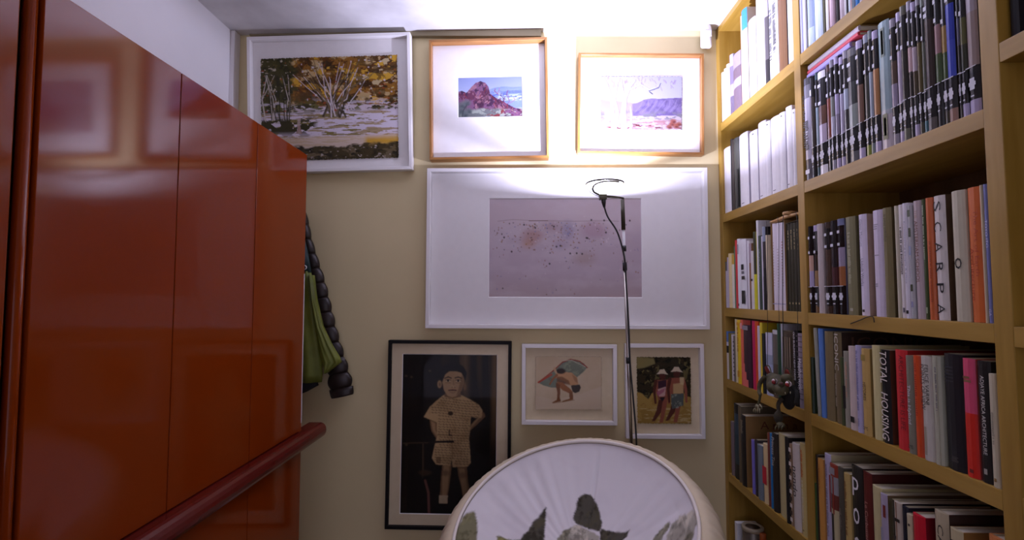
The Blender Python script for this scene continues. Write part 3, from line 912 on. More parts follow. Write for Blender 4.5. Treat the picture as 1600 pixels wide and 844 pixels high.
# near bay, fourth shelf
row(1, 3, 1267, 1560, .4075, [
    B(1268, 1271, 560, rgb(40, 56, 34), 'small dark green book', d=.14),
    B(1277, 1281.4, 512, rgb(150, 150, 134), 'thin pale grey book leaning aside', tilt=-.04, d=.2),
    B(1282, 1288.8, 509, rgb(84, 124, 190), 'sky blue book', tilt=-.024, d=.2),
    B(1289, 1302, 520, rgb(118, 104, 70), 'taupe cloth book without title', d=.22),
    B(1302.3, 1313, 521, rgb(112, 98, 68), 'taupe book with large white capitals', words=[('ICONIC', .02, .42, .56, rgb(196, 190, 176)), ('~', .46, .82, .2, rgb(160, 150, 130), -.2)], board=rgb(52, 34, 24), d=.25, cover_words=[('ICONIC', .12, .96, .82, .95, rgb(96, 68, 54))]),
    B(1313.6, 1316.6, 560, rgb(70, 80, 40), 'very thin green book', d=.18),
    B(1317.4, 1326.4, 551, rgb(150, 148, 132), 'grey book with black label', marks=[(0, .5, .46, .76, BLK)], words=[('~', .14, .6, .25, rgb(190, 140, 110), .2)], d=.18),
    B(1326.8, 1337.6, 543, rgb(200, 184, 176), 'pinkish white book with round black mark', marks=[(.3, .85, .84, .91, BLK)], d=.19),
    B(1338, 1346.4, 542, rgb(176, 172, 206), 'lavender white book with grey lettering', words=[('~', .06, .74, .36, rgb(120, 120, 160)), ('~', .84, .94, .3, rgb(150, 150, 180))], d=.2),
    B(1346.8, 1359.6, 547, rgb(190, 158, 92), 'tan book with small black capitals', words=[('HISTORIES', .39, .6, .34, BLK), ('a+t', .89, .94, .5, DRK, 0, True)], marks=[(.2, .7, .07, .14, rgb(150, 130, 60))], board=rgb(150, 124, 70), d=.2),
    B(1363, 1374.6, 542, rgb(206, 196, 140), 'plain cream yellow book', d=.22),
    B(1375, 1388.6, 549, BLK, 'black book with bold white capitals', words=[('TOTAL', .015, .36, .78, rgb(220, 212, 200), 0, False, .15), ('HOUSING', .46, .97, .78, rgb(220, 212, 200), 0, False, .15)], marks=[], board=rgb(88, 52, 32), d=.2),
    B(1397, 1416, 549, rgb(206, 44, 50), 'wide red book with dark capitals', words=[('ARCHITECTURE IS LIFE', .05, .80, .36, rgb(110, 20, 28), .16)], board=rgb(176, 34, 34), d=.24),
    B(1416.6, 1428, 558, rgb(126, 124, 106), 'grey book with white lettering', words=[('This is Hybrid', .3, .7, .5, rgb(206, 206, 216)), ('a+t', .9, .95, .6, DRK, 0, True)], d=.2),
    B(1428.4, 1440, 558, rgb(206, 76, 28), 'orange book with spaced red letters', words=[('~~', .08, .6, .26, rgb(160, 40, 14))], d=.19),
    B(1440.4, 1457.6, 559, rgb(192, 188, 176), 'pale grey book with two lines of capitals', words=[('FELICE VARINI', .08, .46, .34, DRK, .22), ('POINTS OF VIEW', .08, .52, .34, DRK, -.16)], marks=[(.3, .5, .68, .95, rgb(160, 150, 130))], d=.2),
    B(1458, 1471, 559, rgb(172, 172, 150), 'pale green grey book with fine print', words=[('~', .1, .5, .2, MIDG, .15)], marks=[(.85, .9, 0, 1, rgb(120, 120, 96))], d=.2),
    B(1473, 1502.6, 556, rgb(22, 20, 26), 'very thick black book', marks=[(.15, .6, .11 + .03 * k, .12 + .03 * k, rgb(56, 56, 64)) for k in range(5)], d=.23, words=[('~', .88, .92, .4, rgb(70, 66, 64))]),
    B(1503, 1523.6, 563, rgb(206, 60, 46), 'thick book, pink above and red below', bands=bands((.46, rgb(210, 76, 110)), (1, rgb(206, 40, 24))), marks=[(.2, .7, .15, .17, rgb(130, 90, 60)), (.25, .8, .18, .2, rgb(140, 100, 70)), (.4, .7, .93, .96, rgb(110, 20, 20))], d=.21),
    B(1524, 1545.4, 567, rgb(26, 25, 24), 'black book with bold slanted white capitals', words=[('ADJAYE AFRICA ARCHITECTURE', .12, .77, .36, rgb(210, 208, 200))], marks=[(.1 * k, .1 * k + .025, 0, 1, rgb(40, 38, 36)) for k in range(1, 10)] + [(.38, .62, .885, .93, rgb(190, 186, 176))], d=.22),
    B(1545.8, 1558.6, 587, rgb(196, 188, 160), 'cream book with faint grey lettering', words=[('~', .34, .62, .3, rgb(150, 144, 124))], marks=[(.35, .65, .92, .95, rgb(140, 110, 60))], d=.19),
], hmax=.257, phrase=NEARP[3])

# near bay, fifth shelf (only the tops in view)
row(1, 4, 1268, 1556, .858, [
    B(1268.2, 1270.6, 753, rgb(60, 90, 40), 'thin low green book', d=.16),
    B(1270.8, 1273.6, 709, rgb(46, 38, 30), 'thin dark brown book', d=.2),
    B(1273.8, 1281.4, 715, rgb(196, 140, 66), 'tan orange book', words=[('~', .1, .35, .3, rgb(150, 100, 40))], d=.16),
    B(1281.8, 1291, 707, rgb(186, 180, 206), 'lavender white book with cream cover', words=[('~', .1, .8, .3, rgb(130, 124, 150))], board=rgb(190, 180, 140), d=.25),
    B(1291.4, 1303.6, 723, rgb(150, 140, 136), 'grey and red patterned book with cream foot', bands=bands((.12, rgb(150, 60, 40)), (.3, rgb(150, 150, 152)), (.45, rgb(110, 50, 40)), (1, rgb(190, 180, 140))), marks=[(.15, .8, .03, .1, rgb(150, 146, 150)), (.1, .25, .12, .5, rgb(140, 40, 30)), (.5, .65, .12, .5, rgb(140, 40, 30)), (.3, .55, .5, .8, DRK)], board=rgb(70, 66, 60), d=.21),
    B(1304, 1311.6, 727, rgb(78, 74, 62), 'dark grey book', words=[('~', .4, .6, .4, rgb(120, 116, 104))], d=.2),
    B(1312, 1320.6, 736, rgb(186, 160, 96), 'beige book with brown capitals', words=[('~', .08, .6, .4, rgb(120, 84, 40))], d=.18),
    B(1321, 1337.6, 725, rgb(30, 26, 22), 'black book with large white lower-case letters', words=[('p', .10, .26, .55, W, 0, True), ('o', .36, .50, .55, W, 0, True), ('o', .61, .75, .55, W, 0, True)], board=rgb(50, 32, 22), d=.22),
    B(1338, 1351, 734, rgb(92, 24, 18), 'dark red book with pale slanted title', words=[('Le Corbusier', .25, .58, .34, rgb(190, 140, 130))], board=rgb(70, 20, 14), d=.21),
    B(1352, 1366.4, 755, rgb(200, 190, 140), 'plain cream book', d=.23),
    B(1366.8, 1377, 766, rgb(166, 156, 176), 'lavender book with red corner', marks=[(.6, 1, .09, .2, rgb(120, 40, 34)), (.2, .5, .3, .9, rgb(150, 150, 170))], board=rgb(120, 96, 66), d=.23),
    B(1377.4, 1383.4, 774, rgb(66, 60, 34), 'narrow dark olive book', d=.2),
    B(1383.8, 1396, 778, rgb(190, 178, 160), 'off-white book with dark broken lines', marks=[(.45, .55, 0, 1, rgb(130, 90, 60)), (.1, .9, .14, .17, DRK), (.1, .4, .3, .33, DRK), (.6, .9, .36, .39, DRK), (.1, .9, .5, .53, DRK)], board=rgb(40, 30, 30), d=.24),
    B(1396.4, 1405, 785, rgb(24, 26, 40), 'navy black book', d=.2),
    B(1405.4, 1412.6, 796, rgb(196, 186, 150), 'narrow cream book', marks=[(.5, .9, .08, .1, DRK)], d=.17),
    B(1413, 1432, 797, rgb(196, 14, 40), 'thick bright red book', board=rgb(130, 10, 30), d=.15, hgap=.010),
    B(1444.4, 1466, 791, rgb(182, 170, 140), 'thick beige book with wide-set dark capitals', words=[('CARLO', .09, .46, .40, DRK, .06)], board=rgb(56, 36, 28), d=.22, cover_words=[('CARLO S', .1, .8, .87, .93, rgb(96, 70, 56))]),
    B(1469, 1489, 818, rgb(190, 178, 140), 'beige book with bold black capitals', words=[('BR', .08, .27, .5, BLK)], board=rgb(150, 110, 56), d=.2, cover_words=[('ep', .3, .6, .8, .9, BLK)]),
    B(1529, 1554, 826, rgb(196, 120, 66), 'orange book with cream block', d=.18, hgap=.008),
], hmax=.30, phrase=NEARP[4])

# the books lying on top of the journals
jtop = Zs[1] + .0005 + max(m[2] for m in madeJ[:11]) + .0006
yA, yB = madeJ[0][0] + .004, madeJ[9][0] - madeJ[9][1] * .5
for k, (th, dy, c, edge, look) in enumerate([(.015, .03, rgb(160, 150, 206), rgb(150, 140, 200), 'lavender book lying flat across the journals'),
                                             (.011, .0, rgb(206, 60, 80), rgb(206, 60, 80), 'thin red book lying between lavender and white ones'),
                                             (.017, .0, rgb(200, 190, 200), rgb(150, 120, 70), 'whitish book lying topmost on the journals')]):
    Lh = (yA - yB) - dy
    me, c_ = cover_mesh(th, Lh, .2, solid(c), edge, .001)
    o = obj('book', me, M['book'], None, (SX + .012 + .002 * k, yB + dy, jtop + th / 2))
    o.rotation_euler = (-math.pi / 2, 0, 0)
    thing(o, look + ', near bay', 'book', 'books lying on the journals')
    obj('pages', box(.006, .197, -th / 2 + c_ + .0002, th / 2 - c_ - .0002, .003, Lh - .003), M['pages'], o)
    jtop += th + .0006

# third bay, beyond the thick upright: one dark volume at its edge
Xd = SX + .02
zd = EYE + .46
ya, yb = UPR[2][0] - .002, y_on_x(1592, Xd, zd)
make_book('book', (Xd, (ya + yb) / 2, zd + .0005), (ya - yb), .30, .22, solid(rgb(20, 20, 28)), rgb(20, 20, 30), 'thick navy black book beyond the last upright', 'book', None,
          marks=[(.45, .8, .52 + .04 * k, .535 + .04 * k, rgb(70, 70, 80)) for k in range(5)])


# ------------------------------------------------------------------ a small painter for the pictures
class Canvas:
    """Colour field over box (x0, y0, x1, y1) in its own drawing units, y downwards."""

    def __init__(s, bx, w, h, base, seed=1):
        s.b, s.w, s.h = bx, w, h
        s.a = np.empty((h, w, 3), np.float32)
        s.a[:] = base
        s.rs = np.random.RandomState(seed)
        xs = np.linspace(bx[0], bx[2], w)
        ys = np.linspace(bx[1], bx[3], h)
        s.X, s.Y = np.meshgrid(xs, ys)
        s.px = (bx[2] - bx[0]) / w
        s.wx = s.wy = 0.0

    def noise(s, sx, sy=None, octaves=4):
        sy = sy or sx
        out = np.zeros((s.h, s.w))
        amp, tot = 1.0, 0.0
        for _ in range(octaves):
            gx = max(2, int((s.b[2] - s.b[0]) / sx) + 2)
            gy = max(2, int(abs(s.b[3] - s.b[1]) / sy) + 2)
            g = s.rs.rand(gy, gx)
            u = np.linspace(0, gx - 1.001, s.w)
            v = np.linspace(0, gy - 1.001, s.h)
            i, j = u.astype(int), v.astype(int)
            fu, fv = u - i, v - j
            fu, fv = fu * fu * (3 - 2 * fu), fv * fv * (3 - 2 * fv)
            i1, j1 = np.minimum(i + 1, gx - 1), np.minimum(j + 1, gy - 1)
            a = g[np.ix_(j, i)] * (1 - fu) + g[np.ix_(j, i1)] * fu
            b = g[np.ix_(j1, i)] * (1 - fu) + g[np.ix_(j1, i1)] * fu
            out += amp * (a * (1 - fv)[:, None] + b * fv[:, None])
            tot += amp
            amp *= .62
            sx, sy = sx / 2, sy / 2
        return out / tot

    def mix(s, mask, c, al=1.0):
        m = np.clip(mask * al, 0, 1)[..., None]
        s.a = s.a * (1 - m) + np.array(c, np.float32) * m

    def poly(s, pts, c, al=1.0, soft=None):
        X, Y = s.X + s.wx, s.Y + s.wy
        ins = np.zeros(X.shape, bool)
        P = list(pts)
        for (xa, ya), (xb, yb) in zip(P, P[1:] + P[:1]):
            if ya == yb:
                continue
            k = ((ya > Y) != (yb > Y)) & (X < (xb - xa) * (Y - ya) / (yb - ya) + xa)
            ins ^= k
        m = ins.astype(float)
        if soft:
            for _ in range(soft):
                m = (m + np.roll(m, 1, 0) + np.roll(m, -1, 0) + np.roll(m, 1, 1) + np.roll(m, -1, 1)) / 5
        s.mix(m, c, al)
        return m

    def line(s, pts, w, c, al=1.0, w1=None):
        P = list(pts)
        n = len(P) - 1
        for i in range(n):
            (xa, ya), (xb, yb) = P[i], P[i + 1]
            r0 = w if w1 is None else w + (w1 - w) * i / n
            r1 = w if w1 is None else w + (w1 - w) * (i + 1) / n
            r = max(r0, r1) + 2 * s.px
            x0 = int(max(0, (min(xa, xb) - r - s.b[0]) / (s.b[2] - s.b[0]) * s.w))
            x1 = int(min(s.w, (max(xa, xb) + r - s.b[0]) / (s.b[2] - s.b[0]) * s.w + 2))
            y0 = int(max(0, (min(ya, yb) - r - s.b[1]) / (s.b[3] - s.b[1]) * s.h))
            y1 = int(min(s.h, (max(ya, yb) + r - s.b[1]) / (s.b[3] - s.b[1]) * s.h + 2))
            if x1 <= x0 or y1 <= y0:
                continue
            X, Y = s.X[y0:y1, x0:x1], s.Y[y0:y1, x0:x1]
            dx, dy = xb - xa, yb - ya
            t = np.clip(((X - xa) * dx + (Y - ya) * dy) / max(dx * dx + dy * dy, 1e-9), 0, 1)
            d = np.hypot(X - xa - t * dx, Y - ya - t * dy)
            m = np.clip((r0 + (r1 - r0) * t - d) / s.px + .5, 0, 1)[..., None] * al
            s.a[y0:y1, x0:x1] = s.a[y0:y1, x0:x1] * (1 - m) + np.array(c, np.float32) * m

    def dot(s, x, y, rx, ry, c, al=1.0, soft=1.0):
        d = np.hypot((s.X - x) / rx, (s.Y - y) / ry)
        s.mix(np.clip((1 - d) * min(rx, ry) / s.px / soft + .5, 0, 1), c, al)

    def mesh(s, W_, H_):
        """A flat grid W_ x H_ metres in the x-z plane, facing -y, centred."""
        w, h = s.w, s.h
        x, z = np.meshgrid(np.linspace(-W_ / 2, W_ / 2, w), np.linspace(H_ / 2, -H_ / 2, h))
        co = np.zeros((h * w, 3), np.float32)
        co[:, 0], co[:, 2] = x.ravel(), z.ravel()
        return grid_mesh(co, w, h, s.a.reshape(-1, 3))


def grid_mesh(co, w, h, cols, closed=False):
    me = bpy.data.meshes.new('grid')
    me.vertices.add(len(co))
    me.vertices.foreach_set('co', np.ascontiguousarray(co, np.float32).ravel())
    i = np.arange((h - 1) * (w - 1))
    r, c = i // (w - 1), i % (w - 1)
    a = r * w + c
    f = np.stack([a, a + w, a + w + 1, a + 1], 1)
    if closed:
        r2 = np.arange(h - 1)
        f2 = np.stack([r2 * w + w - 1, (r2 + 1) * w + w - 1, (r2 + 1) * w, r2 * w], 1)
        f = np.concatenate([f, f2])
    me.loops.add(f.size)
    me.polygons.add(len(f))
    me.loops.foreach_set('vertex_index', f.astype(np.int32).ravel())
    me.polygons.foreach_set('loop_start', np.arange(0, f.size, 4, dtype=np.int32))
    me.polygons.foreach_set('loop_total', np.full(len(f), 4, np.int32))
    me.update(calc_edges=True)
    at = me.color_attributes.new('Col', 'FLOAT_COLOR', 'POINT')
    arr = np.ones((len(co), 4), np.float32)
    arr[:, :3] = cols
    at.data.foreach_set('color', arr.ravel())
    return me


def framed(name, quad, label, canvas, art_frac, mould, depth, fmat, mat_mat, lean=0.0, sheet=0.0, inset=.022, bevel=True, gap=.002, glass=True):
    """A box frame hung on the back wall. quad: picture corners TL, TR, BR, BL of its front; art_frac: the picture's place inside the frame (x0, x1, z0 down, z1 down), of the whole front."""
    Yf = WALL_Y - gap - depth
    Yc = Yf - (math.sin(lean) * .25 if lean else 0)
    c = [Vector(on_y(x, y, Yc)) for x, y in quad]
    Wd = ((c[1] - c[0]).length + (c[2] - c[3]).length) / 2
    Ht = ((c[3] - c[0]).length + (c[2] - c[1]).length) / 2
    if lean:
        Ht /= 1.0
    roll = (math.atan2(c[1].z - c[0].z, c[1].x - c[0].x) + math.atan2(c[2].z - c[3].z, c[2].x - c[3].x)) / 2
    cen = (c[0] + c[1] + c[2] + c[3]) / 4
    root = empty(name, (0, 0, 0), label, 'picture', 'framed pictures on the back wall')
    # origin at the lower back edge, so that a leaning frame turns about it
    root.rotation_euler = (lean, -roll, 0)
    base = Vector((cen.x, WALL_Y - gap - .001, cen.z - Ht / 2 * math.cos(lean)))
    root.location = base
    hx, D = Wd / 2, depth
    rails = {'x': [], 'z': []}
    mats = fmat if isinstance(fmat, tuple) else (fmat, fmat)

    def rail(pts_out, pts_in, m):
        bm = bmesh.new()
        P = [bm.verts.new((p[0], y, p[1])) for y in (-D, 0) for p in (pts_out[0], pts_out[1], pts_in[1], pts_in[0])]
        for f in ((0, 1, 2, 3), (4, 7, 6, 5), (0, 4, 5, 1), (1, 5, 6, 2), (2, 6, 7, 3), (3, 7, 4, 0)):
            bm.faces.new([P[i] for i in f])
        bmesh.ops.bevel(bm, geom=list(bm.edges), offset=.0008, segments=1, affect='EDGES')
        obj('frame_rail', mesh_from(bm), m, root)

    o = [(-hx, Ht), (hx, Ht), (hx, 0), (-hx, 0)]
    q = [(-hx + mould, Ht - mould), (hx - mould, Ht - mould), (hx - mould, mould), (-hx + mould, mould)]
    for i in range(4):
        j = (i + 1) % 4
        rail((o[i], o[j]), (q[i], q[j]), mats[0] if i % 2 == 0 else mats[1])
    ix, iz = hx - mould - .0005, mould + .0005
    ym = -D + inset
    ax0, ax1 = -hx + art_frac[0] * Wd, -hx + art_frac[1] * Wd
    az1, az0 = Ht - art_frac[2] * Ht, Ht - art_frac[3] * Ht
    if sheet:           # a loose sheet floated on a backing board
        obj('backing_board', box(-ix, ix, ym, ym + .003, iz, Ht - iz), mat_mat, root)
        cm = canvas.mesh(ax1 - ax0, az1 - az0)
        co = np.zeros(len(cm.vertices) * 3, np.float32)
        cm.vertices.foreach_get('co', co)
        co = co.reshape(-1, 3)
        # deckle edge and a slight cockle
        rs = np.random.RandomState(3)
        ex = np.abs(co[:, 0]) / ((ax1 - ax0) / 2)
        ez = np.abs(co[:, 2]) / ((az1 - az0) / 2)
        co[:, 0] += np.where(ex > .98, 1, 0) * .0012 * np.sin(co[:, 2] * 420 + 1.7 * np.sin(co[:, 2] * 150)) + np.sign(co[:, 0]) * 0
        co[:, 2] += np.where(ez > .98, 1, 0) * .0012 * np.sin(co[:, 0] * 390 + 1.4 * np.sin(co[:, 0] * 170))
        co[:, 1] = -sheet - .0015 * np.sin(co[:, 0] * 14) * np.sin(co[:, 2] * 17)
        co += np.array([(ax0 + ax1) / 2, ym, (az0 + az1) / 2])
        cm.vertices.foreach_set('co', co.ravel())
        sd = obj('picture_sheet', cm, M['art'], root)
        md = sd.modifiers.new('thickness', 'SOLIDIFY')
        md.thickness = .0008
        md.offset = 0
    else:               # a window mount cut around the picture
        bm = bmesh.new()
        oo = [(-ix, Ht - iz), (ix, Ht - iz), (ix, iz), (-ix, iz)]
        ii = [(ax0, az1), (ax1, az1), (ax1, az0), (ax0, az0)]
        bw = .0022
        jj = [(ax0 + bw, az1 - bw), (ax1 - bw, az1 - bw), (ax1 - bw, az0 + bw), (ax0 + bw, az0 + bw)]
        A = [bm.verts.new((x, ym, z)) for x, z in oo]
        Bv = [bm.verts.new((x, ym, z)) for x, z in ii]
        for i in range(4):
            j = (i + 1) % 4
            bm.faces.new((A[i], Bv[i], Bv[j], A[j]))
        A2 = [bm.verts.new((x, ym + .0034, z)) for x, z in oo]
        for i in range(4):
            j = (i + 1) % 4
            bm.faces.new((A[i], A[j], A2[j], A2[i]))
        me = mesh_from(bm)
        obj('mount', me, mat_mat, root)
        bm = bmesh.new()
        Bv = [bm.verts.new((x, ym, z)) for x, z in ii]
        Cv = [bm.verts.new((x, ym + .0022, z)) for x, z in jj]
        for i in range(4):
            j = (i + 1) % 4
            bm.faces.new((Bv[i], Cv[i], Cv[j], Bv[j]))
        obj('mount_bevel', mesh_from(bm), M['bevel'], root)
        cm = canvas.mesh(ax1 - ax0 + .004, az1 - az0 + .004)
        cm.transform(Matrix.Translation(((ax0 + ax1) / 2, ym + .0024, (az0 + az1) / 2)))
        obj('picture', cm, M['art'], root)
    obj('back_board', box(-ix, ix, -.004, -.001, iz, Ht - iz), M['wood_back_shaded'], root)
    if glass:
        obj('glass', box(-ix, ix, ym - inset * .55 - .0012, ym - inset * .55, iz, Ht - iz), M['glass'], root)
    return root, Wd, Ht


def A_(r, g, b):
    return rgb(r, g, b)


# picture 1: bush landscape with fanning pale trunks
c1 = Canvas((0, 0, 700, 545), 330, 257, A_(196, 182, 190), 11)
n = c1.noise(110, 60)
n2 = c1.noise(60, 34)
up = np.clip((265 - c1.Y + 40 * (n - .5)) / 16, 0, 1)
c1.mix(up, A_(186, 158, 110))
c1.mix(up * (n > .47), A_(140, 96, 30))
c1.mix(up * (n2 > .53), A_(96, 58, 16))
c1.mix(up * (n2 > .62), A_(62, 40, 14))
c1.mix(up * (c1.noise(90, 40) > .57), A_(196, 152, 46))
c1.mix(up * (c1.noise(60, 30) > .69), A_(190, 170, 130))
c1.mix(up * (c1.noise(40, 40) > .56), A_(84, 60, 22), .75)
lf = np.clip((180 - c1.X + 90 * (n2 - .5)) / 30, 0, 1) * np.clip((380 - c1.Y) / 30, 0, 1)
c1.mix(lf, A_(84, 76, 32), .9)
c1.mix(lf * (c1.noise(34, 40) > .42), A_(66, 62, 26))
c1.mix(lf * (c1.noise(22, 26) > .55), A_(46, 46, 22))
c1.mix(lf * (c1.noise(18, 16) > .70), A_(170, 160, 140))
mid = np.exp(-((c1.Y - 262) / 34) ** 2)
c1.mix(mid * (c1.noise(60, 26) > .5), A_(92, 90, 40))
c1.mix(mid * (c1.noise(60, 18) > .62), A_(196, 188, 200), .9)
c1.mix(mid * (c1.noise(40, 20) > .62), A_(56, 50, 24))
gr = np.clip((c1.Y - 285 + 24 * (n - .5)) / 14, 0, 1)
c1.mix(gr, A_(204, 194, 206))
c1.mix(gr * (c1.noise(150, 16) > .56), A_(160, 140, 110))
c1.mix(gr * (c1.noise(120, 12) > .62), A_(120, 108, 60))
lb = np.clip((300 - c1.X - .2 * (c1.Y - 330)) / 40, 0, 1) * np.exp(-((c1.Y - 365) / 46) ** 2)
c1.mix(lb * (c1.noise(44, 26) > .42) * 1.4, A_(52, 48, 18))
c1.mix(np.clip((c1.Y - 415 + 30 * (n - .5)) / 20, 0, 1), A_(200, 178, 150), .8)
c1.mix(np.clip((c1.X - 520) / 24, 0, 1) * np.exp(-((c1.Y - 455) / 30) ** 2), A_(196, 150, 36), .95)
bt = np.clip((c1.Y - 478 + 60 * (c1.noise(70, 40) - .5) + .03 * c1.X) / 14, 0, 1)
c1.mix(bt, A_(84, 72, 40), .9)
c1.mix(bt * (c1.noise(50, 24) > .42), A_(66, 56, 28))
c1.mix(bt * (c1.noise(24, 14) > .58), A_(40, 34, 18))
c1.mix(bt * (c1.noise(20, 10) > .70), A_(186, 176, 170), .8)
rs = c1.rs
for k in range(34):
    x0 = 375 + rs.randn() * 22
    x1, y1 = x0 + rs.uniform(-230, 240), rs.uniform(-10, 110)
    mx, my = x0 + (x1 - x0) * .35 + rs.randn() * 10, 190 + rs.randn() * 26
    P = [(x0, 300 + rs.uniform(-8, 22)), (x0 + (mx - x0) * .4, 250), (mx, my), ((mx + x1) / 2 + rs.randn() * 9, (my + y1) / 2), (x1, y1)]
    c1.line(P, 5 if k % 3 else 3.2, A_(206, 196, 200) if k % 3 == 0 else A_(58, 48, 30) if k % 3 == 1 else A_(112, 96, 70), .9, 1.2)
for k in range(16):
    x0 = rs.uniform(10, 150)
    c1.line([(x0, 330), (x0 + rs.randn() * 14, 220), (x0 + rs.randn() * 40, 90)], 3, A_(44, 40, 22) if k % 2 else A_(190, 180, 170), .9, 1.2)
for k in range(190):
    x, y = rs.uniform(0, 700), rs.uniform(10, 300)
    c1.dot(x, y, rs.uniform(2, 8), rs.uniform(2, 6), [A_(52, 44, 18), A_(110, 80, 26), A_(206, 198, 206), A_(150, 70, 30)][rs.randint(4)], .8)
c1.line([(195, 330), (192, 360), (197, 400)], 8, A_(170, 150, 140), .8)
c1.line([(196, 365), (206, 405)], 4, A_(150, 120, 110), .8)
c1.line([(194, 370), (184, 402)], 4, A_(150, 120, 110), .8)
framed('framed_landscape', [(390, 61), (648, 50), (641, 265), (388, 268)], 'large white-framed bush landscape painting, in olive and ochre, partly behind the wardrobe', c1, (.070, .912, .150, .905), .014, .04, M['white_frame'], M['mat_white'], lean=.035, sheet=.005, inset=.026)

# picture 2: red rocky peak
c2 = Canvas((190, 285, 550, 523), 170, 112, A_(168, 170, 214), 5)
c2.mix(np.clip((c2.Y - 300) / 90, 0, 1), A_(196, 196, 226))
c2.poly([(340, 370), (400, 350), (450, 345), (500, 352), (550, 346), (550, 470), (340, 470)], A_(150, 160, 214), 1, 1)
c2.mix((c2.noise(60, 14) > .55) * np.exp(-((c2.Y - 400) / 36) ** 2) * (c2.X > 340), A_(110, 116, 186))
c2.mix((c2.noise(50, 10) > .6) * np.exp(-((c2.Y - 410) / 30) ** 2) * (c2.X > 340), A_(214, 214, 236))
rock = [(190, 372), (215, 366), (240, 378), (262, 352), (290, 322), (318, 312), (345, 322), (362, 345), (372, 390), (400, 408), (430, 425), (470, 450), (505, 470), (550, 478), (550, 523), (190, 523)]
rm = c2.poly(rock, A_(140, 86, 118))
c2.mix(rm * (c2.noise(40, 30) > .52), A_(116, 54, 80))
c2.mix(rm * (c2.noise(26, 40) > .60), A_(80, 40, 72))
c2.mix(rm * (c2.noise(30, 30) > .63), A_(176, 116, 130))
for k in range(36):
    x = c2.rs.uniform(210, 520)
    y = 400 + c2.rs.uniform(-60, 90) + max(0, x - 380) * .3
    c2.line([(x, y), (x + c2.rs.uniform(-12, 12), y + 12), (x + c2.rs.uniform(-26, 26), y + 32)], 2.2, [A_(90, 34, 56), A_(180, 110, 120), A_(150, 50, 56)][k % 3], .8)
for k in range(5):
    c2.line([(300 + 8 * k, 470 - k * 3), (306 + 10 * k, 420 - 8 * k), (340 + 5 * k, 400 - 4 * k), (362, 430)], 1.6, A_(92, 40, 60), .8)
low = np.clip((c2.Y - 470 + 30 * (c2.noise(50) - .5)) / 14, 0, 1)
c2.mix(low * (c2.X < 440), A_(128, 124, 120))
c2.mix(low * (c2.noise(30, 16) > .55), A_(180, 176, 160))
c2.mix(low * (c2.noise(30, 14) > .6) * (c2.X > 330), A_(150, 56, 60))
for x, y, r in ((212, 452, 30), (240, 436, 24), (206, 480, 26), (250, 480, 22), (228, 505, 26)):
    c2.dot(x, y, r, r * .7, A_(112, 116, 112), .75, 6)
    c2.dot(x + 6, y + 6, r * .5, r * .4, A_(74, 80, 84), .7, 5)
c2.line([(215, 523), (222, 480), (240, 450)], 2.5, A_(60, 60, 70), .8)
c2.a *= np.array((.54, .62, .66))
framed('framed_watercolour', [(672, 62), (857, 58), (858.5, 246), (672, 250)], 'oak box-framed small watercolour of a red rocky peak on wide white mount', c2, (.232, .785, .29, .632), .0105, .05, (M['oak_x'], M['oak_z']), M['mat_white'], inset=.036)

# picture 3: white gum trees before a purple range
c3 = Canvas((975, 308, 1395, 592), 190, 130, A_(206, 204, 226), 8)
c3.mix(np.clip((c3.Y - 430) / 60, 0, 1), A_(206, 192, 196))
rng3 = [(1135, 455), (1165, 450), (1200, 432), (1240, 425), (1275, 428), (1330, 424), (1395, 420), (1395, 515), (1140, 520)]
m3 = c3.poly(rng3, A_(150, 132, 176))
c3.mix(m3 * np.clip((c3.noise(40, 30) - .45) * 5, 0, 1), A_(116, 98, 146), .8)
for k in range(12):
    x = 1180 + k * 18
    c3.line([(x + 14 + 8 * math.sin(k * 2.3), 436), (x + 5 * math.sin(k), 468), (x - 26, 498)], 2.4, A_(110, 94, 140) if k % 2 else A_(170, 154, 188), .55)
c3.poly([(975, 430), (1010, 440), (1070, 442), (1140, 450), (1140, 560), (975, 575)], A_(176, 160, 172), .8, 2)
c3.mix((c3.noise(40, 20) > .55) * np.exp(-((c3.Y - 520) / 26) ** 2), A_(140, 134, 140))
c3.mix((c3.noise(60, 12) > .57) * np.clip((c3.Y - 535) / 12, 0, 1), A_(190, 140, 140))
c3.mix((c3.noise(70, 10) > .62) * np.clip((c3.Y - 555) / 10, 0, 1), A_(120, 60, 60))
for x, y in ((1345, 560), (1365, 570), (1330, 575), (1380, 560), (1352, 545)):
    c3.dot(x, y, 16, 12, A_(170, 90, 70), .9, 4)
    c3.dot(x + 4, y + 5, 8, 6, A_(110, 50, 50), .8, 3)
for k in range(60):
    x, y = c3.rs.uniform(985, 1370), c3.rs.uniform(310, 365)
    if c3.rs.rand() < (.9 if x < 1230 or x > 1270 else .3):
        c3.line([(x, y), (x + c3.rs.uniform(-9, 9), y + c3.rs.uniform(6, 22))], 3, A_(176, 150, 172), .5)
trunk = A_(232, 232, 240)
edge = A_(150, 130, 160)
for P, w in (([(1040, 590), (1036, 500), (1030, 430), (1005, 350), (990, 318)], 12), ([(1045, 590), (1060, 500), (1045, 430), (1060, 340)], 12), ([(1095, 590), (1092, 500), (1100, 420), (1125, 360), (1150, 330)], 17), ([(1098, 440), (1085, 380), (1080, 325)], 10), ([(1130, 590), (1134, 520), (1128, 470)], 6), ([(1120, 380), (1180, 350), (1230, 380), (1290, 350)], 4)):
    c3.line([(x + 3, y) for x, y in P], w, edge, .55, w * .35)
    c3.line(P, w * .88, trunk, 1, w * .25)
c3.line([(1225, 385), (1250, 378), (1275, 368), (1285, 345)], 1.8, A_(60, 50, 60))
c3.line([(1228, 390), (1243, 402)], 2.2, A_(60, 50, 40))
c3.a *= np.array((.46, .46, .50))
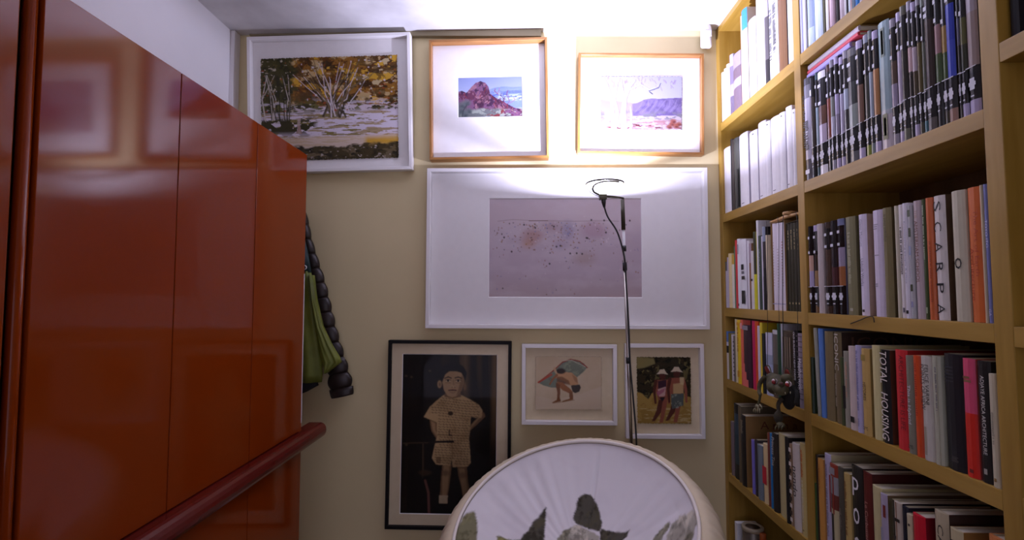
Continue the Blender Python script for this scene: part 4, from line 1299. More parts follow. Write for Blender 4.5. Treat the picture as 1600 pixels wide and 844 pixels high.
framed('framed_watercolour', [(903, 83), (1097, 83), (1100.5, 242.5), (901, 239)], 'oak-framed pale watercolour of white gum trees and purple range on white mount', c3, (.186, .835, .215, .745), .0105, .036, (M['oak_x'], M['oak_z']), M['mat_white'], sheet=.004, inset=.024)

# picture 4: large pale field of scattered marks
c4 = Canvas((357, 198, 1066, 655), 340, 220, A_(190, 174, 178), 4)
c4.mix(np.clip((c4.Y - 300) / 80, 0, 1), A_(180, 164, 172))
c4.mix(np.clip((c4.Y - 540) / 110, 0, 1), A_(172, 152, 148), .7)
c4.mix(np.clip((c4.noise(120, 70) - .45) * 4, 0, 1), A_(198, 186, 192), .35)
for x, y, rx, ry, c, al in ((560, 375, 45, 30, A_(160, 112, 96), .6), (725, 345, 30, 38, A_(140, 132, 160), .55), (650, 330, 40, 22, A_(150, 120, 124), .5), (845, 345, 60, 36, A_(158, 120, 136), .45), (800, 475, 46, 28, A_(160, 136, 120), .5), (690, 420, 26, 16, A_(140, 130, 156), .4), (540, 410, 26, 18, A_(176, 120, 60), .45)):
    c4.dot(x, y, rx, ry, c, al, 14)
c4.line([(400, 306), (470, 298), (560, 303), (660, 304), (760, 306), (900, 303), (960, 306)], 1.2, A_(120, 96, 84), .55)
c4.line([(545, 304), (632, 303)], 1.6, A_(90, 66, 50), .8)
for k in range(300):
    x = c4.rs.uniform(375, 1050) if k % 4 == 0 else c4.rs.normal(680, 150)
    y = c4.rs.uniform(310, 640) if k % 4 == 0 else abs(c4.rs.normal(0, 75)) + 310
    if 370 < x < 1050 and y < 645:
        c = [A_(70, 56, 50), A_(120, 90, 60), A_(150, 116, 70), A_(124, 124, 160), A_(204, 190, 196), A_(150, 110, 100)][c4.rs.randint(6)]
        c4.dot(x, y, c4.rs.uniform(1.2, 4.2), c4.rs.uniform(1.2, 4.5), c, .75)
for x, y in ((522, 322), (574, 336), (660, 330), (672, 422), (690, 418), (735, 453), (765, 452), (790, 455), (810, 382), (815, 383), (833, 300), (892, 302), (900, 357), (465, 445), (430, 380), (1010, 303), (640, 500)):
    c4.dot(x, y, 4.2, 4.6, A_(50, 42, 40), .85)
framed('framed_abstract', [(667, 262.5), (1106, 262.5), (1107.5, 514.5), (664, 513.5)], 'very large white-framed pale abstract of scattered specks, behind the lamp', c4, (.222, .772, .182, .808), .016, .042, M['white_frame'], M['mat_white'], inset=.030)

# picture 5: sepia photograph of a small child
c5 = Canvas((88, 85, 485, 750), 230, 385, A_(22, 17, 12), 2)
ST = (c5.noise(26, 900, 2))
c5.mix(np.clip((ST - .5) * 4, 0, 1) * np.clip((c5.X - 200) / 120, 0, 1) * np.clip((700 - c5.Y) / 300, 0, 1), A_(84, 62, 36), .75)
c5.mix(np.clip((c5.X - 455) / 14, 0, 1) * np.clip((480 - c5.Y) / 200, 0, 1), A_(116, 88, 52), .7)
c5.mix(np.exp(-((c5.X - 350) / 16) ** 2) * np.clip((330 - c5.Y) / 100, 0, 1), A_(120, 94, 60), .55)
c5.mix(np.clip((ST - .52) * 3, 0, 1) * (c5.X < 200), A_(44, 33, 22), .6)
SK, SH = A_(176, 142, 100), A_(122, 92, 60)
CL = A_(196, 164, 116)
# legs, socks, shoes
c5.poly([(262, 545), (300, 545), (296, 590), (290, 640), (284, 676), (254, 676), (255, 630), (258, 590)], SH, 1, 1)
c5.poly([(268, 550), (290, 550), (286, 640), (280, 676), (262, 676), (262, 600)], SK, .7, 2)
c5.poly([(322, 545), (362, 545), (366, 600), (376, 660), (380, 700), (350, 700), (342, 640), (328, 590)], SH, 1, 1)
c5.poly([(330, 560), (352, 560), (366, 650), (366, 690), (352, 690)], SK, .6, 2)
c5.dot(275, 580, 14, 12, A_(92, 66, 42), .6, 6)
c5.dot(345, 588, 14, 12, A_(92, 66, 42), .6, 6)
c5.poly([(250, 672), (286, 672), (284, 706), (250, 706)], A_(196, 176, 140), 1, 1)
c5.poly([(346, 696), (380, 696), (380, 725), (346, 725)], A_(190, 168, 132), 1, 1)
c5.poly([(244, 704), (288, 704), (300, 744), (240, 748), (232, 730)], A_(14, 11, 9), 1, 1)
# arms
c5.poly([(206, 362), (236, 372), (238, 400), (252, 428), (268, 440), (258, 455), (236, 440), (214, 408)], SH, 1, 1)
c5.poly([(212, 366), (230, 374), (232, 404), (250, 432), (240, 438), (220, 406)], SK, .8, 2)
c5.dot(266, 442, 20, 15, SK, 1, 3)
for k in range(4):
    c5.line([(252 + 9 * k, 440), (256 + 10 * k, 458)], 4, SK, 1)
    c5.line([(257 + 9 * k, 446), (261 + 10 * k, 458)], 1, A_(80, 58, 38), .8)
c5.poly([(404, 318), (432, 330), (436, 345), (404, 376), (370, 408), (364, 396), (388, 366), (412, 344)], SH, 1, 1)
c5.poly([(408, 326), (426, 336), (400, 366), (372, 398), (380, 380), (404, 352)], SK, .7, 2)
# shirt and shorts
c5.poly([(262, 258), (338, 258), (372, 275), (408, 296), (424, 320), (420, 350), (392, 350), (376, 346), (374, 400), (370, 432), (238, 428), (236, 372), (182, 350), (206, 308), (236, 280)], CL, 1, 1)
c5.poly([(240, 420), (368, 424), (374, 480), (378, 536), (366, 552), (304, 555), (300, 520), (294, 550), (236, 545), (218, 520), (228, 470)], CL, 1, 1)
c5.mix(np.clip((c5.noise(60, 60) - .48) * 4, 0, 1) * (c5.Y > 258) * (c5.Y < 556) * (c5.X > 180) * (c5.X < 425) * (c5.a.sum(2) > .6), A_(150, 118, 76), .55)
for r in range(26):                                   # the cloth is covered in rows of handwriting
    y0 = 276 + r * 10.6
    xa, xb = (214, 404) if r < 7 else (242, 366) if r < 15 else (230, 370)
    x = xa
    while x < xb:
        L = c5.rs.uniform(6, 16)
        yy = y0 + 8 * math.sin((x - 300) / 70 * 1.2) * (1 if r < 8 else .4)
        j, i = int((yy - 85) / 665 * 384), int((x - 88) / 397 * 229)
        if 0 <= j < 385 and 0 <= i < 230 and c5.a[j, i].sum() > .75:
            c5.line([(x, yy), (x + L * .3, yy - 3), (x + L * .6, yy + 2), (x + L, yy - 1)], 1.1, A_(74, 54, 34), .75)
        x += L + 4
c5.line([(300, 422), (302, 520)], 1.6, A_(120, 92, 58), .8)
c5.line([(240, 424), (368, 426)], 2, A_(120, 92, 58), .6)
c5.poly([(236, 514), (256, 514), (256, 540), (236, 540)], A_(104, 76, 48), .7)
c5.dot(292, 334, 11, 9, A_(40, 28, 20), .95, 2)
c5.line([(288, 404), (288, 424), (298, 424)], 2.5, A_(50, 36, 26), .9)
# neck, head, face, hair
c5.poly([(274, 236), (330, 236), (336, 264), (300, 272), (264, 264)], SH, 1, 1)
c5.poly([(262, 170), (282, 155), (320, 152), (344, 168), (346, 205), (336, 238), (316, 262), (298, 268), (280, 262), (264, 238), (256, 205)], SK, 1, 1)
c5.poly([(334, 176), (346, 180), (345, 210), (334, 242), (314, 262), (322, 236), (330, 206)], SH, .8, 2)
c5.dot(245, 213, 9, 16, SK, 1, 2)
c5.dot(246, 214, 4, 9, SH, .9, 2)
c5.dot(350, 222, 6, 15, SH, 1, 2)
c5.poly([(246, 196), (244, 160), (256, 136), (284, 122), (318, 122), (346, 140), (358, 165), (352, 200), (344, 182), (334, 164), (312, 158), (286, 158), (268, 172), (258, 200)], A_(18, 13, 10), 1, 1)
for ex in (280, 322):
    c5.line([(ex - 13, 187 - (ex - 300) * .05), (ex, 182), (ex + 13, 187)], 2.6, A_(50, 34, 22), .9)
    c5.dot(ex, 198, 10, 4.6, A_(206, 178, 136), .9, 1.5)
    c5.dot(ex, 198, 4.6, 4.6, A_(24, 17, 12), 1, 1.2)
    c5.line([(ex - 11, 196), (ex, 192.5), (ex + 11, 196)], 1.5, A_(50, 34, 22), .9)
    c5.line([(ex - 10, 206), (ex + 10, 207)], 1.5, SH, .7)
c5.line([(302, 196), (304, 218)], 3, SH, .45)
c5.dot(302, 222, 9, 5, A_(196, 162, 116), .7, 3)
c5.dot(297, 225, 2.6, 1.8, A_(66, 46, 30), .9)
c5.dot(308, 225, 2.6, 1.8, A_(66, 46, 30), .9)
c5.line([(284, 238), (300, 236), (314, 238)], 3, A_(110, 66, 48), .95)
c5.line([(284, 238), (300, 239), (314, 238)], 1.2, A_(50, 30, 20), .9)
c5.line([(288, 246), (300, 248), (310, 246)], 1.6, SH, .7)
# the cycle beside the child
c5.line([(96, 462), (150, 456), (190, 458), (240, 452), (304, 450)], 4.5, A_(34, 26, 20))
c5.line([(100, 460), (200, 456)], 1.2, A_(96, 76, 52), .8)
c5.line([(182, 460), (184, 560), (180, 600)], 4, A_(46, 36, 28))
c5.line([(180, 462), (182, 590)], 1.2, A_(110, 88, 60), .6)
c5.dot(190, 580, 26, 12, A_(60, 44, 30), .9, 4)
c5.line([(192, 612), (206, 660), (210, 748)], 5, A_(112, 72, 62), .9)
for x, y in ((106, 180), (128, 184), (204, 158), (112, 466)):
    c5.dot(x, y, 5, 4, A_(100, 84, 60), .6, 3)
for _ in range(1):
    c5.a = (c5.a * 2 + np.roll(c5.a, 1, 0) + np.roll(c5.a, -1, 0) + np.roll(c5.a, 1, 1) + np.roll(c5.a, -1, 1)) / 6
shade = .74 - .26 * np.clip((c5.X - 300) / 120, -1, 1) * np.clip((c5.Y - 240) / 60, 0, 1) * .6 - .10 * np.clip((c5.Y - 420) / 200, 0, 1)
c5.a *= (shade * (.9 + .2 * c5.noise(50, 50)))[..., None]
framed('framed_photograph', [(602, 532), (797, 533.5), (797, 831), (603.5, 827)], 'black-framed sepia photograph of a standing child in script-covered clothes', c5, (.112, .885, .074, .925), .0135, .028, M['black_frame'], M['mat_cream'], inset=.014)

# picture 6: crouching figure under a board
c6 = Canvas((172, 182, 660, 572), 170, 136, A_(196, 176, 142), 6)
c6.mix(np.clip((c6.noise(120, 90) - .45) * 3, 0, 1), A_(206, 190, 160), .5)
c6.poly([(172, 470), (300, 500), (460, 470), (660, 400), (660, 572), (172, 572)], A_(206, 190, 164), .6, 4)
c6.poly([(192, 375), (250, 330), (320, 270), (370, 222), (430, 200), (480, 206), (530, 230), (556, 262), (520, 300), (480, 334), (420, 360), (340, 412), (290, 412), (230, 396)], A_(120, 128, 108), 1, 1)
c6.poly([(400, 216), (460, 206), (540, 258), (480, 320), (430, 300), (380, 260)], A_(140, 150, 120), .7, 4)
c6.mix((c6.noise(40, 30) > .58) * (c6.a[..., 1] > c6.a[..., 0] * .98), A_(92, 92, 84), .5)
c6.line([(194, 374), (300, 290), (372, 224), (432, 202), (500, 216), (556, 262)], 4, A_(150, 56, 36), .9)
c6.line([(194, 374), (290, 316)], 7, A_(176, 66, 40), .9)
c6.line([(380, 212), (440, 208), (540, 256)], 2, A_(206, 196, 170), .8)
# the figure: back, head down, arms, legs
c6.poly([(330, 300), (390, 296), (440, 300), (480, 335), (490, 385), (450, 400), (430, 392), (400, 370), (350, 350), (320, 340)], A_(196, 150, 104), 1, 1)
c6.poly([(330, 330), (370, 330), (420, 360), (430, 392), (380, 384), (330, 370)], A_(110, 66, 34), .8, 3)
c6.poly([(440, 310), (480, 340), (484, 380), (460, 360)], A_(150, 106, 70), .7, 2)
c6.dot(360, 290, 36, 20, A_(52, 36, 26), 1, 3)
c6.line([(330, 320), (300, 350), (278, 388)], 9, A_(150, 96, 56), 1, 5)
c6.line([(324, 300), (312, 270)], 8, A_(196, 160, 120), .9)
c6.poly([(330, 368), (370, 372), (430, 420), (446, 440), (420, 452), (372, 430), (340, 400)], A_(150, 96, 54), 1, 1)
c6.poly([(322, 372), (352, 390), (356, 440), (352, 486), (362, 512), (300, 526), (296, 520), (330, 500), (334, 450), (326, 410)], A_(120, 74, 40), 1, 1)
c6.poly([(420, 440), (448, 440), (450, 480), (452, 500), (370, 518), (368, 510), (424, 492)], A_(130, 84, 46), 1, 1)
c6.poly([(434, 394), (500, 388), (508, 410), (496, 440), (466, 452), (446, 440)], A_(56, 46, 38), 1, 1)
c6.line([(300, 526), (380, 516), (460, 502)], 3, A_(140, 110, 76), .6)
framed('framed_sketch', [(815.5, 538), (965, 538.5), (963, 665.5), (814.5, 663.5)], 'small white-framed painting of a crouching figure sheltering under a board', c6, (.145, .842, .158, .818), .0165, .03, M['white_frame'], M['mat_cream'], sheet=.006, inset=.022)

# picture 7: two walkers in white hats
c7 = Canvas((925, 182, 1318, 672), 140, 174, A_(150, 120, 56), 9)
c7.mix((c7.noise(90, 60) > .5), A_(166, 138, 70), .7)
dk = c7.poly([(925, 182), (1318, 182), (1318, 480), (1290, 470), (1260, 440), (1060, 430), (1030, 450), (1005, 494), (960, 450), (925, 440)], A_(48, 42, 26), 1, 2)
c7.mix(dk * (c7.noise(40, 30) > .55), A_(28, 26, 18))
c7.mix(dk * (c7.noise(40, 40) > .66), A_(96, 88, 50))
c7.poly([(925, 182), (1050, 190), (1060, 230), (980, 262), (925, 270)], A_(140, 130, 80), .9, 3)
c7.mix((c7.noise(90, 14) > .6) * np.clip((c7.Y - 540) / 20, 0, 1), A_(190, 170, 120), .7)
SKN, SKD = A_(140, 80, 60), A_(84, 44, 34)
for (hx, hy, s, shirt) in ((1112, 300, 1.0, False), (1216, 282, 1.04, True)):
    X = lambda x: hx + x * s
    Y = lambda y: hy + y * s
    c7.poly([(X(-48), Y(52)), (X(44), Y(48)), (X(52), Y(110)), (X(36), Y(200)), (X(-34), Y(200)), (X(-56), Y(120))], SKN, 1, 1)
    c7.line([(X(-48), Y(60)), (X(-62), Y(130)), (X(-54), Y(220))], 12 * s, SKD, 1, 8 * s)
    c7.line([(X(44), Y(60)), (X(62 if shirt else 52), Y(130)), (X(66 if shirt else 44), Y(220))], 12 * s, SKN, 1, 8 * s)
    c7.poly([(X(-30), Y(196)), (X(8), Y(200)), (X(-14), Y(290)), (X(-60), Y(352)), (X(-84), Y(356)), (X(-50), Y(280))], SKD, 1, 1)
    c7.poly([(X(0), Y(198)), (X(36), Y(200)), (X(14), Y(300)), (X(-2), Y(366)), (X(-28), Y(366)), (X(-12), Y(280))], SKN, 1, 1)
    c7.poly([(X(-24), Y(-4)), (X(26), Y(-4)), (X(24), Y(36)), (X(0), Y(52)), (X(-22), Y(38))], SKD, 1, 1)
    c7.poly([(X(-44), Y(10)), (X(-28), Y(-6)), (X(-16), Y(-26)), (X(14), Y(-28)), (X(26), Y(-6)), (X(44), Y(12)), (X(0), Y(4))], A_(206, 190, 160), 1, 1)
c7.poly([(1078, 360), (1140, 350), (1136, 420), (1080, 420)], A_(62, 36, 50), 1, 1)
c7.poly([(1076, 420), (1136, 400), (1128, 470), (1086, 474)], A_(196, 160, 150), .9, 1)
c7.poly([(1066, 440), (1130, 410), (1120, 440), (1076, 470)], A_(160, 90, 110), .9, 1)
c7.poly([(1084, 480), (1130, 478), (1110, 512)], A_(40, 32, 40), 1, 1)
c7.poly([(1190, 380), (1262, 370), (1262, 450), (1190, 455)], A_(190, 160, 110), .9, 2)
c7.poly([(1236, 330), (1270, 332), (1266, 390), (1240, 380)], A_(206, 186, 140), .8, 2)
c7.poly([(1172, 455), (1266, 450), (1262, 540), (1230, 548), (1180, 566), (1172, 520)], A_(84, 92, 86), 1, 1)
c7.mix((c7.noise(24, 30) > .58) * (c7.X > 1172) * (c7.X < 1266) * (c7.Y > 455) * (c7.Y < 560), A_(150, 156, 140), .6)
framed('framed_painting', [(978, 537.5), (1102, 537.5), (1100.5, 686.5), (977.5, 685.5)], 'white-framed painting of two walkers in pale hats, behind the lamp pole', c7, (.155, .84, .145, .85), .0165, .03, M['white_frame'], M['mat_cream'], sheet=.005, inset=.022)

# ------------------------------------------------------------------ floor lamp
LX, LY, LZ = LAMP
poleX, poleB = LX + .070, 0.012
lamp = empty('floor_lamp', (poleX + .03, LY, 0), 'slim metal uplighter floor lamp with a ring head and trailing cable', 'lamp')


def lpart(name, me, mat, parent=None):
    o = obj(name, me, mat)
    o.parent = parent or lamp
    o.matrix_parent_inverse = Matrix.Translation(-lamp.location) if parent is None else Matrix.Identity(4)
    return o


PT = Vector((poleX - .004, LY, LZ - .062))         # top of the pole
PB = Vector((poleX + .034, LY, .018))
PAT = lambda t: PB + (PT - PB) * t
lpart('base', lathe([(0, 0), (.13, 0), (.135, .006), (.128, .016), (.02, .022), (.012, .04), (0, .04)], 40), M['black']).matrix_parent_inverse = Matrix.Identity(4)
lpart('pole', sweep([PB, PAT(.35)], .0075, 12), M['metal'])
lpart('pole', sweep([PAT(.35), PAT(.83)], .0062, 12), M['metal'])
lpart('pole', sweep([PAT(.83), PAT(.925)], .0052, 12), M['whiteplastic'])
lpart('collar', sweep([PAT(.60), PAT(.615)], .0088, 12), M['black'])
lpart('collar', sweep([PAT(.825), PAT(.845)], .0085, 12), M['black'])
lpart('collar', sweep([PAT(.872), PAT(.886)], .0082, 12), M['black'])
lpart('switch_sleeve', sweep([PAT(.925), PAT(1.0)], [.0078, .0078], 12), M['brass'])
ring = [(LX + 0.070 * math.cos(2 * math.pi * k / 48), LY + 0.070 * math.sin(2 * math.pi * k / 48), LZ) for k in range(48)]
lpart('ring', sweep(ring, .0036, 8, True), M['brass'])
swire = spline([(LX + .045, LY - .045, LZ - .003), (LX - .005, LY - .055, LZ - .004), (LX - .045, LY - .045, LZ - .016), (LX - .046, LY - .02, LZ - .034), (LX - .012, LY, LZ - .046), (LX + .03, LY, LZ - .050), (LX + .068, LY, LZ - .056), (PT.x, LY, PT.z + .002)], 8)
lpart('arm_wire', sweep(swire, .0038, 8), M['brass'])
lpart('arm_wire', sweep(spline([(LX - .074, LY + .01, LZ - .002), (LX - .062, LY - .02, LZ - .034), (LX - .03, LY - .03, LZ - .054), (LX + .01, LY - .03, LZ - .060), (LX + .05, LY - .01, LZ - .058)], 6), .0012, 6), M['brass'])
bo = lpart('bulb', lathe([(0, -.0425), (.015, -.0425), (.0155, -.040), (.012, -.037), (0, -.0358)], 20), M['bulb'])
bo.matrix_parent_inverse = Matrix.Identity(4)
bo.location = (LX - .008 - lamp.location.x, 0, LZ)
lpart('socket', box(LX - .022, LX + .006, LY - .012, LY + .012, LZ - .062, LZ - .042, .002), M['brass'])
lpart('plug', sweep([(LX - .006, LY, LZ - .060), (LX - .005, LY, LZ - .072), (LX - .003, LY, LZ - .092)], [.009, .0085, .004], 12), M['black'])
cab = spline([(LX - .003, LY, LZ - .09), (LX + .01, LY - .004, LZ - .13), (LX + .045, LY - .008, LZ - .19), (PAT(.845).x - .004, LY - .012, PAT(.845).z + .02), (PAT(.80).x, LY - .011, PAT(.80).z), (PAT(.70).x + .004, LY - .011, PAT(.70).z), (PAT(.6).x + .004, LY - .013, PAT(.6).z), (PAT(.5).x + .012, LY - .012, PAT(.5).z), (PAT(.42).x + .016, LY - .014, PAT(.42).z), (PAT(.3).x + .012, LY - .02, PAT(.3).z), (PAT(.1).x + .02, LY - .02, PAT(.1).z), (PAT(.02).x + .04, LY - .04, .03)], 7)
lpart('cable', sweep(cab, .0032, 8), M['black'])

# ------------------------------------------------------------------ round cushion chair
TH_, PH_ = .4, -.55
CS = .93                                  # size of the chair
CC = Vector((.146, 1.520, .5295))
e1 = Vector((math.cos(PH_), math.sin(PH_), 0))
hh = Vector((-math.sin(PH_), math.cos(PH_), 0))
e2 = hh * math.cos(TH_) + Vector((0, 0, math.sin(TH_)))
nn = e1.cross(e2)
chair = empty('tub_chair', (CC.x, CC.y, 0), 'round tub chair with white quilted cushion printed with grey stones', 'chair')
RP, BD = .383 * CS, .17 * CS
NA, NR = 260, 150
rr = np.linspace(0, 1, NR)
th = np.linspace(0, 2 * np.pi, NA, endpoint=False)
TT, RR = np.meshgrid(th, rr)
u, v = RP * RR * np.cos(TT), RP * RR * np.sin(TT)
w_ = -BD * (1 - RR ** 2)
rs = np.random.RandomState(7)
ph = rs.rand(8) * 6.28
crease = (np.sin(TT * 23 + 2 * np.sin(TT * 5 + ph[0]) + ph[1]) * .5 + np.sin(TT * 41 + ph[2] + 3 * RR) * .35 + np.sin(TT * 13 + ph[3] + 5 * RR) * .5)
crease = crease - .9 * np.abs(np.sin(TT * 8.5 + 1.3 * np.sin(TT * 3 + ph[6]) + ph[7])) ** .4
w_ = w_ + .0066 * crease * np.clip(RR * 1.3 - .15, 0, 1) * np.clip((1 - RR) * 9, 0, 1) * (.55 + .45 * np.sin(TT * 3 + ph[4]))
w_ -= .010 * np.exp(-(((TT - 1.72 + np.pi) % (2 * np.pi) - np.pi) / .014) ** 2) * np.clip(RR * 2 - .3, 0, 1) * np.clip((1 - RR) * 9, 0, 1)
pos = np.array(CC - chair.location)[None, None] + u[..., None] * np.array(e1) + v[..., None] * np.array(e2) + w_[..., None] * np.array(nn)
# the printed cloth, painted in the cushion's own disc coordinates
pc = Canvas((-.39, .39, .39, -.39), 420, 420, rgb(220, 216, 216), 3)
pc.mix(np.clip((pc.noise(.14, .1) - .5) * 3, 0, 1), rgb(204, 198, 200), .6)
pc.wx, pc.wy = .022 * (pc.noise(.05, .05) - .5), .022 * (pc.noise(.05, .05) - .5)
OLV, DKO, GRO, PAL = rgb(112, 108, 72), rgb(62, 58, 40), rgb(124, 120, 98), rgb(164, 158, 142)
for nm_, c_, P in (('I', rgb(112, 108, 60), [(-.27, -.07), (-.232, -.045), (-.193, -.024), (-.143, .005), (-.10, -.02), (-.145, -.08), (-.241, -.11)]),
                   ('H', OLV, [(-.322, -.23), (-.36, -.155), (-.372, -.08), (-.354, -.055), (-.328, -.085), (-.285, -.157)]),
                   ('C', GRO, [(-.106, .052), (-.098, .087), (-.076, .107), (-.063, .072), (-.064, .0), (-.11, -.01)]),
                   ('D', PAL, [(-.075, .104), (-.06, .125), (-.004, .114), (.03, .111), (.05, .03), (-.07, .0)]),
                   ('B', DKO, [(-.206, -.03), (-.195, .054), (-.19, .11), (-.182, .126), (-.155, .056), (-.133, .005), (-.16, -.03)]),
                   ('E', DKO, [(.025, .134), (.055, .133), (.08, .126), (.131, .134), (.127, .112), (.105, .09), (.077, .088), (.039, .095)]),
                   ('A', DKO, [(-.087, .178), (-.081, .207), (-.062, .221), (-.031, .219), (-.003, .189), (.023, .154), (.026, .121), (0, .122), (-.06, .125), (-.081, .135)]),
                   ('F', GRO, [(.205, .05), (.219, .085), (.229, .118), (.263, .149), (.275, .14), (.259, .105), (.24, .06)]),
                   ('G', PAL, [(.278, .139), (.301, .158), (.347, .156), (.365, .133), (.36, .081), (.325, .03), (.262, .04)]),
                   ('J', GRO, [(.315, .05), (.34, .1), (.36, .085), (.35, .02), (.31, .0)]),
                   ('K', DKO, [(-.24, -.1), (-.15, -.05), (-.02, -.02), (.08, .05), (.16, .03), (.1, -.12), (-.1, -.2)]),
                   ('L', PAL, [(-.1, -.05), (.06, -.02), (.1, -.15), (-.05, -.2)])):
    m_ = pc.poly(P, c_, .95, 2)
    pc.mix(m_ * np.clip((pc.noise(.05, .03) - .5) * 5, 0, 1), tuple(x * .6 for x in c_), .7)
    pc.mix(m_ * np.clip((pc.noise(.03, .05) - .54) * 7, 0, 1), tuple(min(1, x * 1.9) for x in c_), .7)
    pc.mix(m_ * np.clip((pc.noise(.012, .02) - .56) * 9, 0, 1), tuple(x * .45 for x in c_), .6)
LN = rgb(150, 146, 142)
for P in ([(.047, .253), (.066, .268), (.086, .262), (.113, .274), (.123, .262), (.11, .252)], [(.053, .272), (.055, .296), (.083, .309), (.111, .303), (.111, .286), (.085, .28)], [(.038, .289), (.065, .302)], [(-.02, .30), (-.035, .325), (-.03, .335)], [(.06, .27), (.075, .29), (.1, .295)], [(.02, .24), (.012, .262), (.03, .26)]):
    pc.line(P, .0022, LN, .8)
pc.line([(.015, .243), (.023, .188), (.026, .121), (.039, .074)], .0016, rgb(90, 84, 70), .8)
for k in range(40):  # faint radial crease shade, drawn into the cloth colour
    a = rs.uniform(.5, 2.6)
    r0, r1 = rs.uniform(.16, .26), rs.uniform(.27, .36)
    pc.line([(r0 * math.cos(a), r0 * math.sin(a)), (r1 * math.cos(a + .03), r1 * math.sin(a + .03))], .004, rgb(196, 190, 190), .35)
ii = np.clip(((u / CS + .39) / .78 * 419).round().astype(int), 0, 419)
jj = np.clip(((.39 - v / CS) / .78 * 419).round().astype(int), 0, 419)
cu_me = grid_mesh(pos.reshape(-1, 3), NA, NR, pc.a[jj, ii].reshape(-1, 3), True)
for p in cu_me.polygons:
    p.use_smooth = True
M['cloth'] = attr_mat('printed_cotton', 0.9, spec=0.2)
obj('cushion', cu_me, M['cloth'], chair)
# gathered outer band, from the piping round the back of the shell
prof = [(.385, .0), (.398, .006), (.418, .002), (.440, -.018), (.456, -.046), (.460, -.074), (.452, -.105), (.430, -.14), (.39, -.185), (.32, -.23), (.22, -.262), (.1, -.275), (.0, -.277)]
prof = [(p[0] * CS, p[1] * CS) for p in spline(prof, 3)]
NB = 420
tb = np.linspace(0, 2 * np.pi, NB, endpoint=False)
pr = np.array(prof)
TB, IDX = np.meshgrid(tb, np.arange(len(prof)))
rad = pr[IDX, 0]
hgt = pr[IDX, 1] + .0
fall = np.clip(1 - np.abs(IDX / len(prof) - .32) / .32, 0, 1)
pleat = np.sin(TB * 95 + 2 * np.sin(TB * 7)) * .5 + np.sin(TB * 57 + ph[5] + 2.5 * np.sin(TB * 4)) * .5
rad2 = rad + .0042 * pleat * fall
off = -.018 * np.clip((IDX - 3) / 12, 0, 1)
posb = np.array(CC - chair.location)[None, None] + (rad2 * np.cos(TB))[..., None] * np.array(e1) + (rad2 * np.sin(TB) + off)[..., None] * np.array(e2) + hgt[..., None] * np.array(nn)
colb = np.empty((posb.shape[0] * posb.shape[1], 3))
colb[:] = rgb(206, 192, 162)
bme = grid_mesh(posb.reshape(-1, 3), NB, len(prof), colb, True)
for p in bme.polygons:
    p.use_smooth = True
obj('gathered_band', bme, M['cloth'], chair)
pts = [Vector(CC - chair.location) + e1 * (.387 * CS * math.cos(q)) + e2 * (.387 * CS * math.sin(q)) + nn * .007 for q in [2 * math.pi * k / 120 for k in range(120)]]
obj('piping', sweep(pts, .0055, 8, True), new_mat('ivory_piping', rgb(226, 218, 206), .8), chair)
# base frame under the shell
lowc = Vector(CC - chair.location) + nn * -.275
obj('base_ring', sweep([(lowc.x + .2 * math.cos(q), lowc.y + .2 * math.sin(q), .17 + .0 * q) for q in [2 * math.pi * k / 40 for k in range(40)]], .012, 8, True), M['tan_wood'], chair)
for q in (.6, 2.2, 3.75, 5.3):
    obj('leg', sweep([(lowc.x + .2 * math.cos(q), lowc.y + .2 * math.sin(q), .19), (lowc.x + .24 * math.cos(q), lowc.y + .24 * math.sin(q), .0)], [.014, .011], 10), M['tan_wood'], chair)

# ------------------------------------------------------------------ coats on the back wall beside the wardrobe
JY = 2.125
navy, olive, teal = new_mat('navy_fabric', rgb(26, 28, 36), .7), noisy('olive_green_nylon', rgb(92, 100, 30), rgb(116, 124, 44), 9, rough=.55), noisy('dark_teal_nylon', rgb(30, 52, 56), rgb(40, 66, 70), 9, rough=.55)
quilt = noisy('black_brown_quilted_nylon', rgb(34, 25, 22), rgb(46, 34, 28), 10, rough=.42)


def ribbon(rows, Y, depth, seg=14, wob=0.0, seed=0):
    """Closed soft surface whose left and right picture edges are given row by row (y, xl, xr)."""
    r = random.Random(seed)
    S_ = []
    for (py, xl, xr) in rows:
        a, b = Vector(on_y(xl, py, Y)), Vector(on_y(xr, py, Y))
        c, hw = (a + b) / 2, (b - a).length / 2
        sec = []
        for k in range(seg):
            q = 2 * math.pi * k / seg
            f = 1 + wob * math.sin(5 * q + py * .02) + wob * .8 * math.sin(11 * q - py * .015 + 1)
            sec.append((c.x + hw * math.cos(q), Y + depth * f * math.sin(q), c.z + (b.z - a.z) * .5 * math.cos(q)))
        S_.append(sec)
    return loft(S_)


gj = empty('green_jacket', on_y(478, 340, JY), 'olive green nylon jacket with dark teal shoulders hanging beside the wardrobe', 'jacket')


def jp(root, name, me, mat):
    o = obj(name, me, mat)
    o.parent = root
    o.matrix_parent_inverse = Matrix.Translation(-root.location)
    return o


